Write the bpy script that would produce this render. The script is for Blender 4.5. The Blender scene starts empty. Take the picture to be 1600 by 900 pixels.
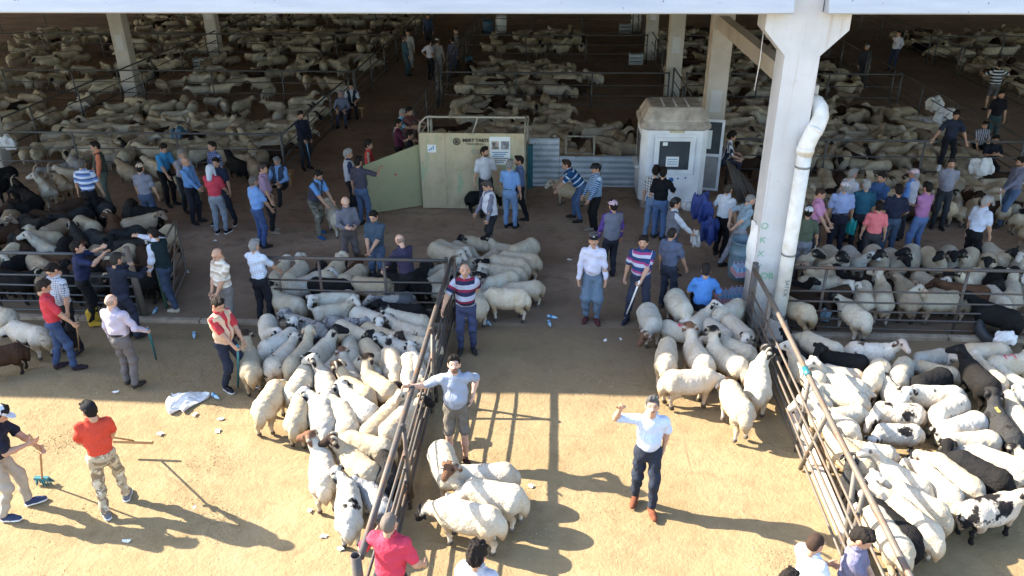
import bpy, math, random
import numpy as np
from mathutils import Vector, Matrix
from mathutils.bvhtree import BVHTree
random.seed(7)
rng = np.random.default_rng(11)
D = bpy.data
SC = bpy.context.scene
COL = SC.collection
R = math.radians

# ------------------------------------------------------------------ camera
CAM_H, F_PX = 7.5, 1250.0
pit, yaw, rol = R(26.5), R(3.5), R(-0.4)
cF = Vector((-math.sin(yaw) * math.cos(pit), math.cos(yaw) * math.cos(pit), -math.sin(pit)))
_r = Vector((math.cos(yaw), math.sin(yaw), 0))
_u = _r.cross(cF)
cR = _r * math.cos(rol) + _u * math.sin(rol)
cU = cR.cross(cF)
cam = D.cameras.new('camera')
cam.sensor_width = 36.0
cam.lens = 36.0 * F_PX / 1600.0
cam.clip_end = 600
camo = D.objects.new('camera', cam)
COL.objects.link(camo)
camo.matrix_world = Matrix(((cR.x, cU.x, -cF.x, 0), (cR.y, cU.y, -cF.y, 0), (cR.z, cU.z, -cF.z, CAM_H), (0, 0, 0, 1)))
SC.camera = camo

def G(px, py, z=0.0):
    """point of the place at height z seen at a photo pixel (used only to read positions off the photograph)"""
    d = cF * F_PX + cR * (px - 800) - cU * (py - 450)
    t = (z - CAM_H) / d.z
    return Vector((d.x * t, d.y * t, z))

def PX(p):
    v = Vector(p) - Vector((0, 0, CAM_H))
    zc = v.dot(cF)
    return 800 + F_PX * v.dot(cR) / zc, 450 - F_PX * v.dot(cU) / zc

# ------------------------------------------------------------------ world, sun, exposure
SUN_DIR = Vector((-1.46, 0.32, 1.0)).normalized()      # towards the sun
w = D.worlds.new('World')
SC.world = w
w.use_nodes = True
nt = w.node_tree
sky = nt.nodes.new('ShaderNodeTexSky')
sky.sky_type = 'NISHITA'
sky.sun_disc = False
sky.sun_elevation = math.asin(SUN_DIR.z)
sky.sun_rotation = math.atan2(SUN_DIR.x, SUN_DIR.y)
nt.links.new(sky.outputs[0], nt.nodes['Background'].inputs[0])
nt.nodes['Background'].inputs[1].default_value = 0.15
sun = D.lights.new('sun', 'SUN')
sun.energy = 5.0
sun.angle = R(0.5)
sun.color = (1.0, 0.90, 0.73)
so = D.objects.new('sun', sun)
COL.objects.link(so)
so.rotation_euler = SUN_DIR.to_track_quat('Z', 'Y').to_euler()
SC.view_settings.view_transform = 'Standard'
SC.view_settings.look = 'None'
SC.view_settings.exposure = 2.08
SC.view_settings.gamma = 1.0
SC.cycles.max_bounces = 8
SC.cycles.diffuse_bounces = 5

# ------------------------------------------------------------------ helpers
def S(r, g, b):
    f = lambda c: (c / 255 / 12.92) if c / 255 <= 0.04045 else ((c / 255 + 0.055) / 1.055) ** 2.4
    return (f(r), f(g), f(b))

def tag(o, label=None, cat=None, group=None, kind=None):
    if label: o['label'] = label
    if cat: o['category'] = cat
    if group: o['group'] = group
    if kind: o['kind'] = kind
    return o

def link(name, me, mat=None, parent=None):
    o = D.objects.new(name, me)
    COL.objects.link(o)
    if mat is not None and me is not None and len(me.materials) == 0:
        me.materials.append(mat)
    if parent is not None: o.parent = parent
    return o

def empty(name, loc=(0, 0, 0), rz=0.0):
    o = D.objects.new(name, None)
    COL.objects.link(o)
    o.location = loc
    o.rotation_euler = (0, 0, rz)
    o.empty_display_size = 0.2
    return o

def fast_mesh(name, verts, faces, smooth=True):
    """numpy quads or tris -> mesh"""
    me = D.meshes.new(name)
    n, m, k = len(verts), len(faces), faces.shape[1]
    me.vertices.add(n)
    me.vertices.foreach_set('co', np.ascontiguousarray(verts, np.float32).ravel())
    me.loops.add(m * k)
    me.loops.foreach_set('vertex_index', np.ascontiguousarray(faces, np.int32).ravel())
    me.polygons.add(m)
    me.polygons.foreach_set('loop_start', np.arange(0, m * k, k, dtype=np.int32))
    me.polygons.foreach_set('use_smooth', np.full(m, smooth, bool))
    me.update(calc_edges=True)
    return me

class MB:
    """collects boxes, tubes and prisms for one mesh"""
    def __init__(s): s.v, s.f, s.sm = [], [], []
    def box(s, lo, hi, M=None, bev=0.0):
        b = len(s.v)
        x0, y0, z0 = lo; x1, y1, z1 = hi
        if bev <= 0:
            P = [(x0, y0, z0), (x1, y0, z0), (x1, y1, z0), (x0, y1, z0), (x0, y0, z1), (x1, y0, z1), (x1, y1, z1), (x0, y1, z1)]
            Fs = [(3, 2, 1, 0), (4, 5, 6, 7), (0, 1, 5, 4), (1, 2, 6, 5), (2, 3, 7, 6), (3, 0, 4, 7)]
        else:
            e = bev
            ring = lambda z, i: [(x0 + i, y0 + e + i * 0, z), (x0 + e + i * 0, y0 + i, z), (x1 - e, y0 + i, z), (x1 - i, y0 + e, z),
                                 (x1 - i, y1 - e, z), (x1 - e, y1 - i, z), (x0 + e, y1 - i, z), (x0 + i, y1 - e, z)]
            P = ring(z0, e * .7) + ring(z0 + e, 0) + ring(z1 - e, 0) + ring(z1, e * .7)
            Fs = [tuple(range(7, -1, -1)), tuple(range(24, 32))]
            for L in range(3):
                for i in range(8):
                    j = (i + 1) % 8
                    Fs.append((L * 8 + i, L * 8 + j, L * 8 + 8 + j, L * 8 + 8 + i))
        for p in P:
            p = Vector(p)
            s.v.append(tuple(M @ p) if M else tuple(p))
        for f in Fs:
            s.f.append(tuple(b + i for i in f)); s.sm.append(False)
        return s
    def tube(s, pts, r, n=8, caps=True):
        pts = [Vector(p) for p in pts]
        rs = r if isinstance(r, (list, tuple)) else [r] * len(pts)
        b = len(s.v)
        t0 = (pts[1] - pts[0]).normalized()
        a = t0.orthogonal().normalized()
        for i, p in enumerate(pts):
            t = ((pts[min(i + 1, len(pts) - 1)] - pts[max(i - 1, 0)])).normalized()
            a = (a - t * a.dot(t)).normalized()
            c = t.cross(a)
            for k in range(n):
                th = 2 * math.pi * k / n
                s.v.append(tuple(p + (a * math.cos(th) + c * math.sin(th)) * rs[i]))
        for i in range(len(pts) - 1):
            for k in range(n):
                j = (k + 1) % n
                s.f.append((b + i * n + k, b + i * n + j, b + (i + 1) * n + j, b + (i + 1) * n + k)); s.sm.append(True)
        if caps:
            s.f.append(tuple(b + k for k in range(n - 1, -1, -1))); s.sm.append(False)
            e = b + (len(pts) - 1) * n
            s.f.append(tuple(e + k for k in range(n))); s.sm.append(False)
        return s
    def lathe(s, prof, n=20, c=(0, 0, 0), capb=True, capt=False):
        b = len(s.v)
        for (r, z) in prof:
            for k in range(n):
                th = 2 * math.pi * k / n
                s.v.append((c[0] + r * math.cos(th), c[1] + r * math.sin(th), c[2] + z))
        for i in range(len(prof) - 1):
            for k in range(n):
                j = (k + 1) % n
                s.f.append((b + i * n + k, b + i * n + j, b + (i + 1) * n + j, b + (i + 1) * n + k)); s.sm.append(True)
        if capb: s.f.append(tuple(b + k for k in range(n - 1, -1, -1))); s.sm.append(False)
        if capt:
            e = b + (len(prof) - 1) * n
            s.f.append(tuple(e + k for k in range(n))); s.sm.append(False)
        return s
    def prism(s, poly, y0, y1, axis='y'):
        """outline (a, b) extruded along y (a=x, b=z) or x (a=y, b=z)"""
        b, n = len(s.v), len(poly)
        for t in (y0, y1):
            for (p, q) in poly:
                s.v.append((p, t, q) if axis == 'y' else (t, p, q))
        s.f.append(tuple(range(b, b + n))); s.sm.append(False)
        s.f.append(tuple(range(b + 2 * n - 1, b + n - 1, -1))); s.sm.append(False)
        for i in range(n):
            j = (i + 1) % n
            s.f.append((b + j, b + i, b + n + i, b + n + j)); s.sm.append(False)
        return s
    def poly(s, pts):
        b = len(s.v)
        s.v += [tuple(p) for p in pts]
        s.f.append(tuple(range(b, b + len(pts)))); s.sm.append(False)
        return s
    def mesh(s, name):
        me = D.meshes.new(name)
        me.from_pydata(s.v, [], s.f)
        me.polygons.foreach_set('use_smooth', s.sm)
        me.update()
        return me
    def build(s, name, mat, parent=None):
        return link(name, s.mesh(name), mat, parent)

# ------------------------------------------------------------------ materials
class NT:
    def __init__(s, name):
        s.m = D.materials.new(name)
        s.m.use_nodes = True
        s.t = s.m.node_tree
        s.b = s.t.nodes['Principled BSDF']
    def n(s, typ, **kw):
        nd = s.t.nodes.new(typ)
        for k, v in kw.items(): setattr(nd, k, v)
        return nd
    def L(s, a, b): s.t.links.new(a, b)
    def put(s, inp, v):
        if hasattr(v, 'is_output'): s.L(v, inp)
        elif isinstance(v, (tuple, list)) and len(v) == 3 and inp.type == 'RGBA': inp.default_value = (*v, 1)
        else: inp.default_value = v
    def mix(s, fac, a, b, bt='MIX'):
        nd = s.n('ShaderNodeMix', data_type='RGBA', blend_type=bt)
        s.put(nd.inputs[0], fac); s.put(nd.inputs[6], a); s.put(nd.inputs[7], b)
        return nd.outputs[2]
    def math(s, op, a, b=0.0, c=0.0):
        nd = s.n('ShaderNodeMath', operation=op)
        s.put(nd.inputs[0], a); s.put(nd.inputs[1], b); s.put(nd.inputs[2], c)
        return nd.outputs[0]
    def vmath(s, op, a, b):
        nd = s.n('ShaderNodeVectorMath', operation=op)
        s.put(nd.inputs[0], a); s.put(nd.inputs[1], b)
        return nd.outputs[0]
    def noise(s, vec, scale, detail=4, rough=.55):
        nd = s.n('ShaderNodeTexNoise')
        s.L(vec, nd.inputs['Vector'])
        nd.inputs['Scale'].default_value = scale
        nd.inputs['Detail'].default_value = detail
        nd.inputs['Roughness'].default_value = rough
        return nd.outputs['Fac']
    def ramp(s, fac, stops, interp='LINEAR'):
        nd = s.n('ShaderNodeValToRGB')
        s.L(fac, nd.inputs[0])
        e = nd.color_ramp.elements
        nd.color_ramp.interpolation = interp
        while len(e) < len(stops): e.new(0.5)
        for q, (p, c) in zip(e, stops):
            q.position = p
            q.color = (c, c, c, 1) if not isinstance(c, tuple) else (*c, 1)
        return nd.outputs[0]
    def obj(s): return s.n('ShaderNodeTexCoord').outputs['Object']
    def world(s): return s.n('ShaderNodeNewGeometry').outputs['Position']
    def attr(s, name, typ='OBJECT', out='Color'):
        nd = s.n('ShaderNodeAttribute', attribute_type=typ, attribute_name=name)
        return nd.outputs[out]
    def rnd(s): return s.n('ShaderNodeObjectInfo').outputs['Random']
    def bump(s, h, dist, strength=1.0):
        nd = s.n('ShaderNodeBump')
        s.L(h, nd.inputs['Height'])
        nd.inputs['Distance'].default_value = dist
        nd.inputs['Strength'].default_value = strength
        s.L(nd.outputs[0], s.b.inputs['Normal'])
    def fin(s, col, rough=.8, metal=0.0, spec=None):
        s.put(s.b.inputs['Base Color'], col)
        s.put(s.b.inputs['Roughness'], rough)
        s.put(s.b.inputs['Metallic'], metal)
        if spec is not None: s.b.inputs['Specular IOR Level'].default_value = spec
        return s.m

def simple(name, c, rough=.7, metal=0.0, var=.18, scale=7.0, bump=.0, c2=None, spec=None):
    m = NT(name)
    p = m.world()
    f = m.noise(p, scale, 5)
    dark = tuple(x * (1 - var) for x in c) if c2 is None else c2
    col = m.mix(m.ramp(f, [(.35, 0.0), (.65, 1.0)]), dark, c)
    if bump: m.bump(m.noise(p, scale * 6, 3), bump)
    return m.fin(col, rough, metal, spec)

M = {}
def mk_mats():
    # apron: trodden dry soil over concrete
    m = NT('apron_soil'); p = m.world()
    n1 = m.noise(p, .45, 5, .6); n2 = m.noise(p, 2.6, 6, .65); n3 = m.noise(p, 26, 4, .7); n4 = m.noise(p, 1.1, 3)
    c = m.mix(m.ramp(n1, [(.35, 0.), (.65, 1.)]), (0.252, 0.185, 0.098), (0.306, 0.230, 0.129))
    c = m.mix(m.math('MULTIPLY', m.ramp(n2, [(.46, 0.), (.70, 1.)]), .55), c, (0.183, 0.126, 0.066))
    c = m.mix(m.math('MULTIPLY', m.ramp(n4, [(.60, 0.), (.72, 1.)]), .35), c, (0.348, 0.271, 0.169))
    c = m.mix(m.math('MULTIPLY', m.ramp(n3, [(.60, 0.), (.74, 1.)]), .40), c, (0.156, 0.105, 0.059))
    n5 = m.noise(p, 95, 3, .7); n6 = m.noise(p, 8, 5, .7)
    c = m.mix(m.math('MULTIPLY', m.ramp(n5, [(.56, 0.), (.74, 1.)]), .32), c, (0.174, 0.123, 0.072))
    c = m.mix(m.math('MULTIPLY', m.ramp(n6, [(.54, 0.), (.74, 1.)]), .30), c, (0.197, 0.140, 0.076))
    sj = m.n('ShaderNodeSeparateXYZ'); m.L(p, sj.inputs[0])
    jn = lambda a: m.math('LESS_THAN', m.math('ABSOLUTE', m.math('SUBTRACT', m.math('FRACT', m.math('MULTIPLY', m.math('ADD', a, m.math('MULTIPLY', m.math('SUBTRACT', n2, .5), .05)), .25)), .5)), .0035)
    jt = m.math('MULTIPLY', m.math('MAXIMUM', jn(sj.outputs[0]), jn(sj.outputs[1])), m.ramp(n1, [(.42, 0.), (.6, .45)]))
    c = m.mix(jt, c, (0.137, 0.093, 0.051))
    v = m.n('ShaderNodeTexVoronoi', feature='DISTANCE_TO_EDGE'); m.L(m.vmath('ADD', p, m.vmath('SCALE', (0, 0, 0), (0, 0, 0))), v.inputs['Vector']); v.inputs['Scale'].default_value = .28
    wob = m.n('ShaderNodeTexNoise'); m.L(p, wob.inputs['Vector']); wob.inputs['Scale'].default_value = 1.2
    m.L(m.vmath('ADD', p, wob.outputs['Color']), v.inputs['Vector'])
    crack = m.math('MULTIPLY', m.ramp(v.outputs[0], [(0.0, 1.0), (.012, 0.0)]), m.ramp(n4, [(.45, 0.), (.6, .5)]))
    c = m.mix(crack, c, (0.183, 0.119, 0.064))
    # manure brown towards the shed edge, with roof shade painted into the soil colour
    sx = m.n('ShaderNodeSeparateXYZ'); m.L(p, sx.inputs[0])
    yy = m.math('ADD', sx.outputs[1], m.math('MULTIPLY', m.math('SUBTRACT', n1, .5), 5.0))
    manure_shade = m.n('ShaderNodeMapRange'); m.L(yy, manure_shade.inputs[0]); manure_shade.inputs[1].default_value = 10.4; manure_shade.inputs[2].default_value = 13.6
    c = m.mix(m.math('MULTIPLY', manure_shade.outputs[0], .92), c, (.150, .108, .072))
    h = m.math('ADD', m.math('MULTIPLY', n2, .6), m.math('ADD', m.math('MULTIPLY', n3, .30), m.math('MULTIPLY', n6, .45)))
    m.bump(h, .055, .75)
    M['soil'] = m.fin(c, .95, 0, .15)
    # shed floor: brown trodden dung on concrete
    m = NT('shed_floor_dirt'); p = m.world()
    n1 = m.noise(p, .5, 5, .6); n2 = m.noise(p, 3.0, 6, .65); n3 = m.noise(p, 22, 4, .7)
    c = m.mix(m.ramp(n1, [(.35, 0.), (.68, 1.)]), (.25, .172, .122), (.365, .265, .19))
    c = m.mix(m.math('MULTIPLY', m.ramp(n2, [(.5, 0.), (.75, 1.)]), .6), c, (.078, .058, .044))
    c = m.mix(m.math('MULTIPLY', m.ramp(n3, [(.62, 0.), (.75, 1.)]), .4), c, (.22, .16, .10))
    red = m.noise(p, .8, 3)
    c = m.mix(m.math('MULTIPLY', m.ramp(red, [(.58, 0.), (.72, 1.)]), .45), c, (.17, .10, .08))
    sx = m.n('ShaderNodeSeparateXYZ'); m.L(p, sx.inputs[0])
    yy = m.math('ADD', sx.outputs[1], m.math('MULTIPLY', m.math('SUBTRACT', n1, .5), 5.0))
    ed = m.n('ShaderNodeMapRange'); m.L(yy, ed.inputs[0]); ed.inputs[1].default_value = 13.2; ed.inputs[2].default_value = 17.0; ed.inputs[3].default_value = .92; ed.inputs[4].default_value = 0
    c = m.mix(ed.outputs[0], c, (.155, .112, .075))
    c = m.mix(m.math('MULTIPLY', m.ramp(n3, [(.60, 0.), (.74, 1.)]), .4), c, (.09, .065, .045))
    m.bump(m.math('ADD', n2, m.math('MULTIPLY', n3, .4)), .03, .7)
    M['floor'] = m.fin(c, .85, 0, .25)
    # painted concrete
    m = NT('white_concrete'); p = m.world()
    n1 = m.noise(p, 1.3, 6, .6); n2 = m.noise(p, 9, 5, .65)
    sc = m.n('ShaderNodeMapping'); m.L(p, sc.inputs['Vector']); sc.inputs['Scale'].default_value = (6, 6, .5)
    st = m.noise(sc.outputs[0], 1.5, 4)
    c = m.mix(m.ramp(n1, [(.35, 0.), (.7, 1.)]), (.50, .505, .51), (.60, .605, .61))
    c = m.mix(m.math('MULTIPLY', m.ramp(st, [(.55, 0.), (.75, 1.)]), .35), c, (.42, .39, .35))
    c = m.mix(m.math('MULTIPLY', m.ramp(n2, [(.68, 0.), (.76, 1.)]), .5), c, (.35, .31, .26))
    ch = m.noise(p, 4.5, 6, .75)
    c = m.mix(m.ramp(ch, [(.665, 0.), (.69, .8)]), c, (.27, .25, .225))
    rs = m.n('ShaderNodeMapping'); m.L(p, rs.inputs['Vector']); rs.inputs['Scale'].default_value = (9, 9, .35)
    c = m.mix(m.math('MULTIPLY', m.ramp(m.noise(rs.outputs[0], 1.1, 3), [(.60, 0.), (.72, 1.)]), .40), c, (.36, .27, .19))
    gx = m.n('ShaderNodeSeparateXYZ'); m.L(p, gx.inputs[0])
    gm = m.n('ShaderNodeMapRange'); m.L(m.math('ADD', gx.outputs[2], m.math('MULTIPLY', n2, -1.2)), gm.inputs[0]); gm.inputs[1].default_value = .75; gm.inputs[2].default_value = -.3; gm.inputs[3].default_value = 0; gm.inputs[4].default_value = .7
    c = m.mix(gm.outputs[0], c, (.25, .20, .14))
    m.bump(m.math('ADD', m.noise(p, 40, 3), m.math('MULTIPLY', ch, .8)), .006)
    M['concrete'] = m.fin(c, .8)
    m = NT('grey_concrete'); p = m.world()
    n1 = m.noise(p, 1.0, 6, .6)
    c = m.mix(m.ramp(n1, [(.35, 0.), (.7, 1.)]), (.40, .365, .32), (.55, .51, .45))
    m.bump(m.noise(p, 30, 3), .004)
    M['concrete2'] = m.fin(c, .85)
    m = NT('kerb_concrete'); p = m.world()
    n1 = m.noise(p, 3.0, 6, .7)
    c = m.mix(m.ramp(n1, [(.35, 0.), (.7, 1.)]), (.18, .135, .09), (.38, .32, .25))
    m.bump(m.noise(p, 14, 4), .02)
    M['kerb'] = m.fin(c, .9)
    # galvanised gutter
    m = NT('white_gutter_metal'); p = m.world()
    sc = m.n('ShaderNodeMapping'); m.L(p, sc.inputs['Vector']); sc.inputs['Scale'].default_value = (1, 4, 8)
    n1 = m.noise(sc.outputs[0], .8, 5); n2 = m.noise(p, 6, 4); n3 = m.noise(p, 11, 2)
    c = m.mix(m.ramp(n1, [(.3, 0.), (.7, 1.)]), (.40, .42, .45), (.50, .51, .52))
    c = m.mix(m.math('MULTIPLY', m.ramp(n2, [(.6, 0.), (.75, 1.)]), .35), c, (.45, .44, .43))
    c = m.mix(m.ramp(n3, [(.735, 0.), (.76, .9)]), c, (.10, .11, .14))
    M['gutter'] = m.fin(c, .45, .15)
    m = NT('roof_metal'); p = m.world()
    M['roof'] = m.fin(m.mix(m.noise(p, .7, 4), (.50, .50, .49), (.62, .62, .61)), .6, .0)
    # fence steel, old paint and rust
    def steel(name, base, base2, rust, amt):
        m = NT(name); p = m.world()
        n1 = m.noise(p, 3.5, 6, .7); n2 = m.noise(p, 15, 4)
        c = m.mix(n2, base, base2)
        c = m.mix(m.ramp(n1, [(.62 - amt * .25, 0.), (.70 - amt * .15, .85)]), c, rust)
        m.bump(n2, .003)
        return m.fin(c, .6, .25)
    M['steel'] = steel('old_fence_steel', (.055, .050, .048), (.10, .088, .08), (.13, .072, .042), .5)
    M['steel2'] = steel('rusty_fence_steel', (.105, .088, .072), (.16, .138, .115), (.16, .09, .055), .45)
    M['steel3'] = steel('dull_barn_steel', (.06, .062, .065), (.11, .11, .11), (.10, .06, .04), .2)
    M['steelw'] = steel('pale_gate_steel', (.30, .29, .24), (.38, .37, .31), (.20, .13, .08), .3)
    M['green_post'] = steel('green_painted_steel', (.05, .13, .09), (.08, .18, .13), (.13, .08, .05), .3)
    # olive sheet gate
    m = NT('olive_sheet_steel'); p = m.world()
    sc = m.n('ShaderNodeMapping'); m.L(p, sc.inputs['Vector']); sc.inputs['Scale'].default_value = (2.2, 2.2, .5)
    n1 = m.noise(sc.outputs[0], 1.6, 6, .65); n2 = m.noise(p, 2.4, 6, .7); n3 = m.noise(p, 12, 4)
    c = m.mix(m.ramp(n1, [(.35, 0.), (.65, 1.)]), (.40, .335, .205), (.50, .42, .275))
    c = m.mix(m.math('MULTIPLY', m.ramp(n2, [(.5, 0.), (.72, 1.)]), .55), c, (.24, .16, .09))
    c = m.mix(m.math('MULTIPLY', m.ramp(m.noise(sc.outputs[0], 2.3, 3), [(.62, 0.), (.7, 1.)]), .6), c, (.20, .36, .22))
    c = m.mix(m.math('MULTIPLY', m.ramp(n3, [(.66, 0.), (.72, 1.)]), .3), c, (.14, .10, .06))
    M['olive'] = m.fin(c, .55)
    m = NT('green_sheet_steel'); p = m.world()
    n2 = m.noise(p, 2.0, 6, .7)
    c = m.mix(m.ramp(n2, [(.4, 0.), (.7, 1.)]), (.29, .30, .165), (.34, .305, .18))
    c = m.mix(m.math('MULTIPLY', m.ramp(m.noise(p, 5, 4), [(.6, 0.), (.72, 1.)]), .5), c, (.2, .17, .09))
    M['greensheet'] = m.fin(c, .5)
    m = NT('corrugated_galvanised'); p = m.world()
    n1 = m.noise(p, 1.2, 5); n2 = m.noise(p, 7, 4)
    c = m.mix(m.ramp(n1, [(.35, 0.), (.65, 1.)]), (.36, .42, .46), (.66, .70, .72))
    c = m.mix(m.math('MULTIPLY', m.ramp(n2, [(.6, 0.), (.7, 1.)]), .5), c, (.20, .17, .13))
    M['corr'] = m.fin(c, .45, .15)
    M['black'] = simple('black_paint', (.015, .015, .016), .5)
    M['white'] = simple('white_paint', (.74, .74, .73), .5, var=.12, scale=3)
    M['booth'] = simple('kiosk_white_plastic', (.74, .76, .78), .4, var=.10, scale=2.5, c2=(.62, .63, .65))
    M['boothroof'] = simple('kiosk_weathered_cream', (.48, .44, .38), .6, scale=4, c2=(.27, .235, .20))
    M['boothgrey'] = simple('kiosk_grey_base', (.30, .29, .28), .7)
    m = NT('dark_window_glass'); p = m.world()
    M['glass'] = m.fin(m.mix(m.noise(p, 2, 3), (.03, .035, .04), (.09, .10, .11)), .12)
    M['paper'] = simple('paper', (.72, .74, .72), .7, var=.06)
    M['blueink'] = simple('blue_print', (.05, .20, .42), .6)
    M['bluespray'] = simple('blue_spray', (.03, .12, .35), .7)
    M['greenspray'] = simple('green_spray', (.24, .44, .31), .7)
    M['pinkspray'] = simple('pink_spray', (.60, .05, .10), .8)
    M['yellowspray'] = simple('yellow_spray', (.42, .27, .06), .8)
    M['pvc'] = simple('white_drain_plastic', (.72, .71, .68), .4, var=.10, scale=5, c2=(.60, .56, .48))
    M['band'] = simple('dark_clamp', (.22, .22, .21), .5, .5)
    M['barrel'] = simple('blue_grey_barrel', (.16, .235, .275), .45, scale=5, c2=(.11, .17, .205))
    M['sack'] = simple('white_woven_sack', (.70, .71, .72), .65, var=.15, scale=14, bump=.01)
    M['bluesack'] = simple('blue_bag', (.02, .05, .24), .5, var=.3, scale=6, bump=.02)
    M['teal'] = simple('teal_plastic_pipe', (.02, .14, .17), .45)
    M['wood'] = simple('wooden_stick', (.36, .22, .11), .7)
    M['whitestick'] = simple('white_plastic_pipe', (.78, .78, .76), .4)
    M['tyre'] = simple('rubber', (.03, .033, .038), .7)
    M['tealbag'] = simple('turquoise_bag', (.02, .36, .36), .4)
    M['crate'] = simple('pale_crate', (.55, .60, .58), .6)
    M['bin'] = simple('blue_bin', (.05, .13, .22), .5)
    M['horn'] = simple('horn', (.42, .36, .27), .6, scale=30, c2=(.22, .17, .12))
    M['hoofk'] = simple('dark_hoof', (.02, .018, .016), .6)
    M['stone'] = simple('grey_stone', (.45, .42, .37), .9, var=.3, bump=.01)
    M['dung'] = simple('dry_dung', (.20, .14, .07), .95, var=.4, scale=20)
    M['clod'] = simple('soil_clod', (.25, .18, .10), .95, var=.3, scale=20)
    M['straw'] = simple('straw', (.55, .42, .20), .8, var=.3, scale=30)
    M['pet'] = simple('clear_blue_plastic', (.35, .52, .62), .2)
    M['pack'] = simple('pink_shrink_pack', (.55, .20, .26), .3, scale=20, c2=(.60, .45, .50))
    M['packblue'] = simple('blue_shrink_pack', (.22, .42, .60), .3, scale=20)
    M['shoe'] = simple('worn_shoe', (.05, .045, .045), .6)
    # fleece of every sheep and goat: colours from the animal's own properties
    def fleece(name, vert):
        m = NT(name)
        p = m.vmath('ADD', m.obj(), m.n('ShaderNodeCombineXYZ').outputs[0])
        r = m.rnd()
        off = m.n('ShaderNodeCombineXYZ'); m.L(m.math('MULTIPLY', r, 37.0), off.inputs[0]); m.L(m.math('MULTIPLY', r, 91.0), off.inputs[1])
        p = m.vmath('ADD', m.obj(), off.outputs[0])
        if vert:
            coat = m.attr('Coat', 'GEOMETRY')
            n1 = m.noise(p, 5, 4)
            c = m.mix(m.ramp(n1, [(.3, 0.), (.7, 1.)]), m.mix(1.0, coat, (.66, .64, .60), 'MULTIPLY'), coat)
        else:
            coat = m.attr('coat'); face = m.attr('face'); legc = m.attr('legc'); spec = m.attr('spec'); earc = m.attr('earc'); patch = m.attr('patch')
            pam = m.attr('pamt', out='Fac')
            rg = m.n('ShaderNodeAttribute', attribute_type='GEOMETRY', attribute_name='Reg')
            sp = m.n('ShaderNodeSeparateColor'); m.L(rg.outputs['Color'], sp.inputs[0])
            n1 = m.noise(p, 3.2, 5, .6); n2 = m.noise(p, 24, 4, .7); n3 = m.noise(p, 2.6, 3, .55); n4 = m.noise(p, 75, 3, .7)
            c = m.mix(m.math('MULTIPLY', m.ramp(n1, [(.40, 0.), (.66, 1.)]), .50), coat, m.mix(1.0, coat, (.74, .60, .42), 'MULTIPLY'))
            c = m.mix(m.math('MULTIPLY', m.ramp(n2, [(.42, 0.), (.70, 1.)]), .30), c, m.mix(1.0, c, (.60, .53, .44), 'MULTIPLY'))
            c = m.mix(m.math('MULTIPLY', m.ramp(n4, [(.46, 0.), (.66, 1.)]), .28), c, m.mix(1.0, c, (.55, .50, .44), 'MULTIPLY'))
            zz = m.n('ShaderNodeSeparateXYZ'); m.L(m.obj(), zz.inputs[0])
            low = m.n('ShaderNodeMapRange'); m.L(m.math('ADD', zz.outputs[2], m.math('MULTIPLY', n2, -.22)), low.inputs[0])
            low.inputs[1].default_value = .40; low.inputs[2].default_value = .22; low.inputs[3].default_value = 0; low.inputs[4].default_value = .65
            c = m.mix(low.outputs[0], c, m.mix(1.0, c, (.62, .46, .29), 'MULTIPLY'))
            thr = m.math('SUBTRACT', .78, pam)
            val = m.math('ADD', n3, m.math('MULTIPLY', m.math('SUBTRACT', n2, .5), .16))
            val = m.math('ADD', val, m.math('MULTIPLY', m.math('SUBTRACT', n4, .5), .10))
            pf = m.n('ShaderNodeMapRange'); m.L(m.math('SUBTRACT', val, thr), pf.inputs[0]); pf.inputs[1].default_value = -.02; pf.inputs[2].default_value = .025
            c = m.mix(pf.outputs[0], c, patch)
            c = m.mix(sp.outputs[1], c, legc)
            c = m.mix(sp.outputs[0], c, face)
            c = m.mix(rg.outputs['Alpha'], c, earc)
            c = m.mix(sp.outputs[2], c, spec)
        b1 = m.noise(p, 70, 4, .75); b2 = m.noise(p, 18, 4, .65)
        vo = m.n('ShaderNodeTexVoronoi'); m.L(p, vo.inputs['Vector']); vo.inputs['Scale'].default_value = 34
        m.bump(m.math('ADD', m.math('ADD', m.math('MULTIPLY', b1, .55), b2), m.math('MULTIPLY', vo.outputs['Distance'], .4)), .022, .8)
        return m.fin(c, .95, 0, .1)
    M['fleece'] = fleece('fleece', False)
    M['fleecev'] = fleece('far_fleece', True)
    # skin and clothes: colours from the person's own properties
    m = NT('skin')
    ft = m.attr('Feat', 'GEOMETRY')
    c = m.mix(1.0, ft, m.attr('tone'), 'MULTIPLY')
    M['skin'] = m.fin(c, .5, 0, .3)
    m = NT('hair'); p = m.obj()
    c = m.attr('c1')
    c = m.mix(m.noise(p, 60, 3), m.mix(1.0, c, (.6, .6, .6), 'MULTIPLY'), c)
    m.bump(m.noise(p, 130, 2), .006)
    M['hair'] = m.fin(c, .75, 0, .15)
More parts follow.
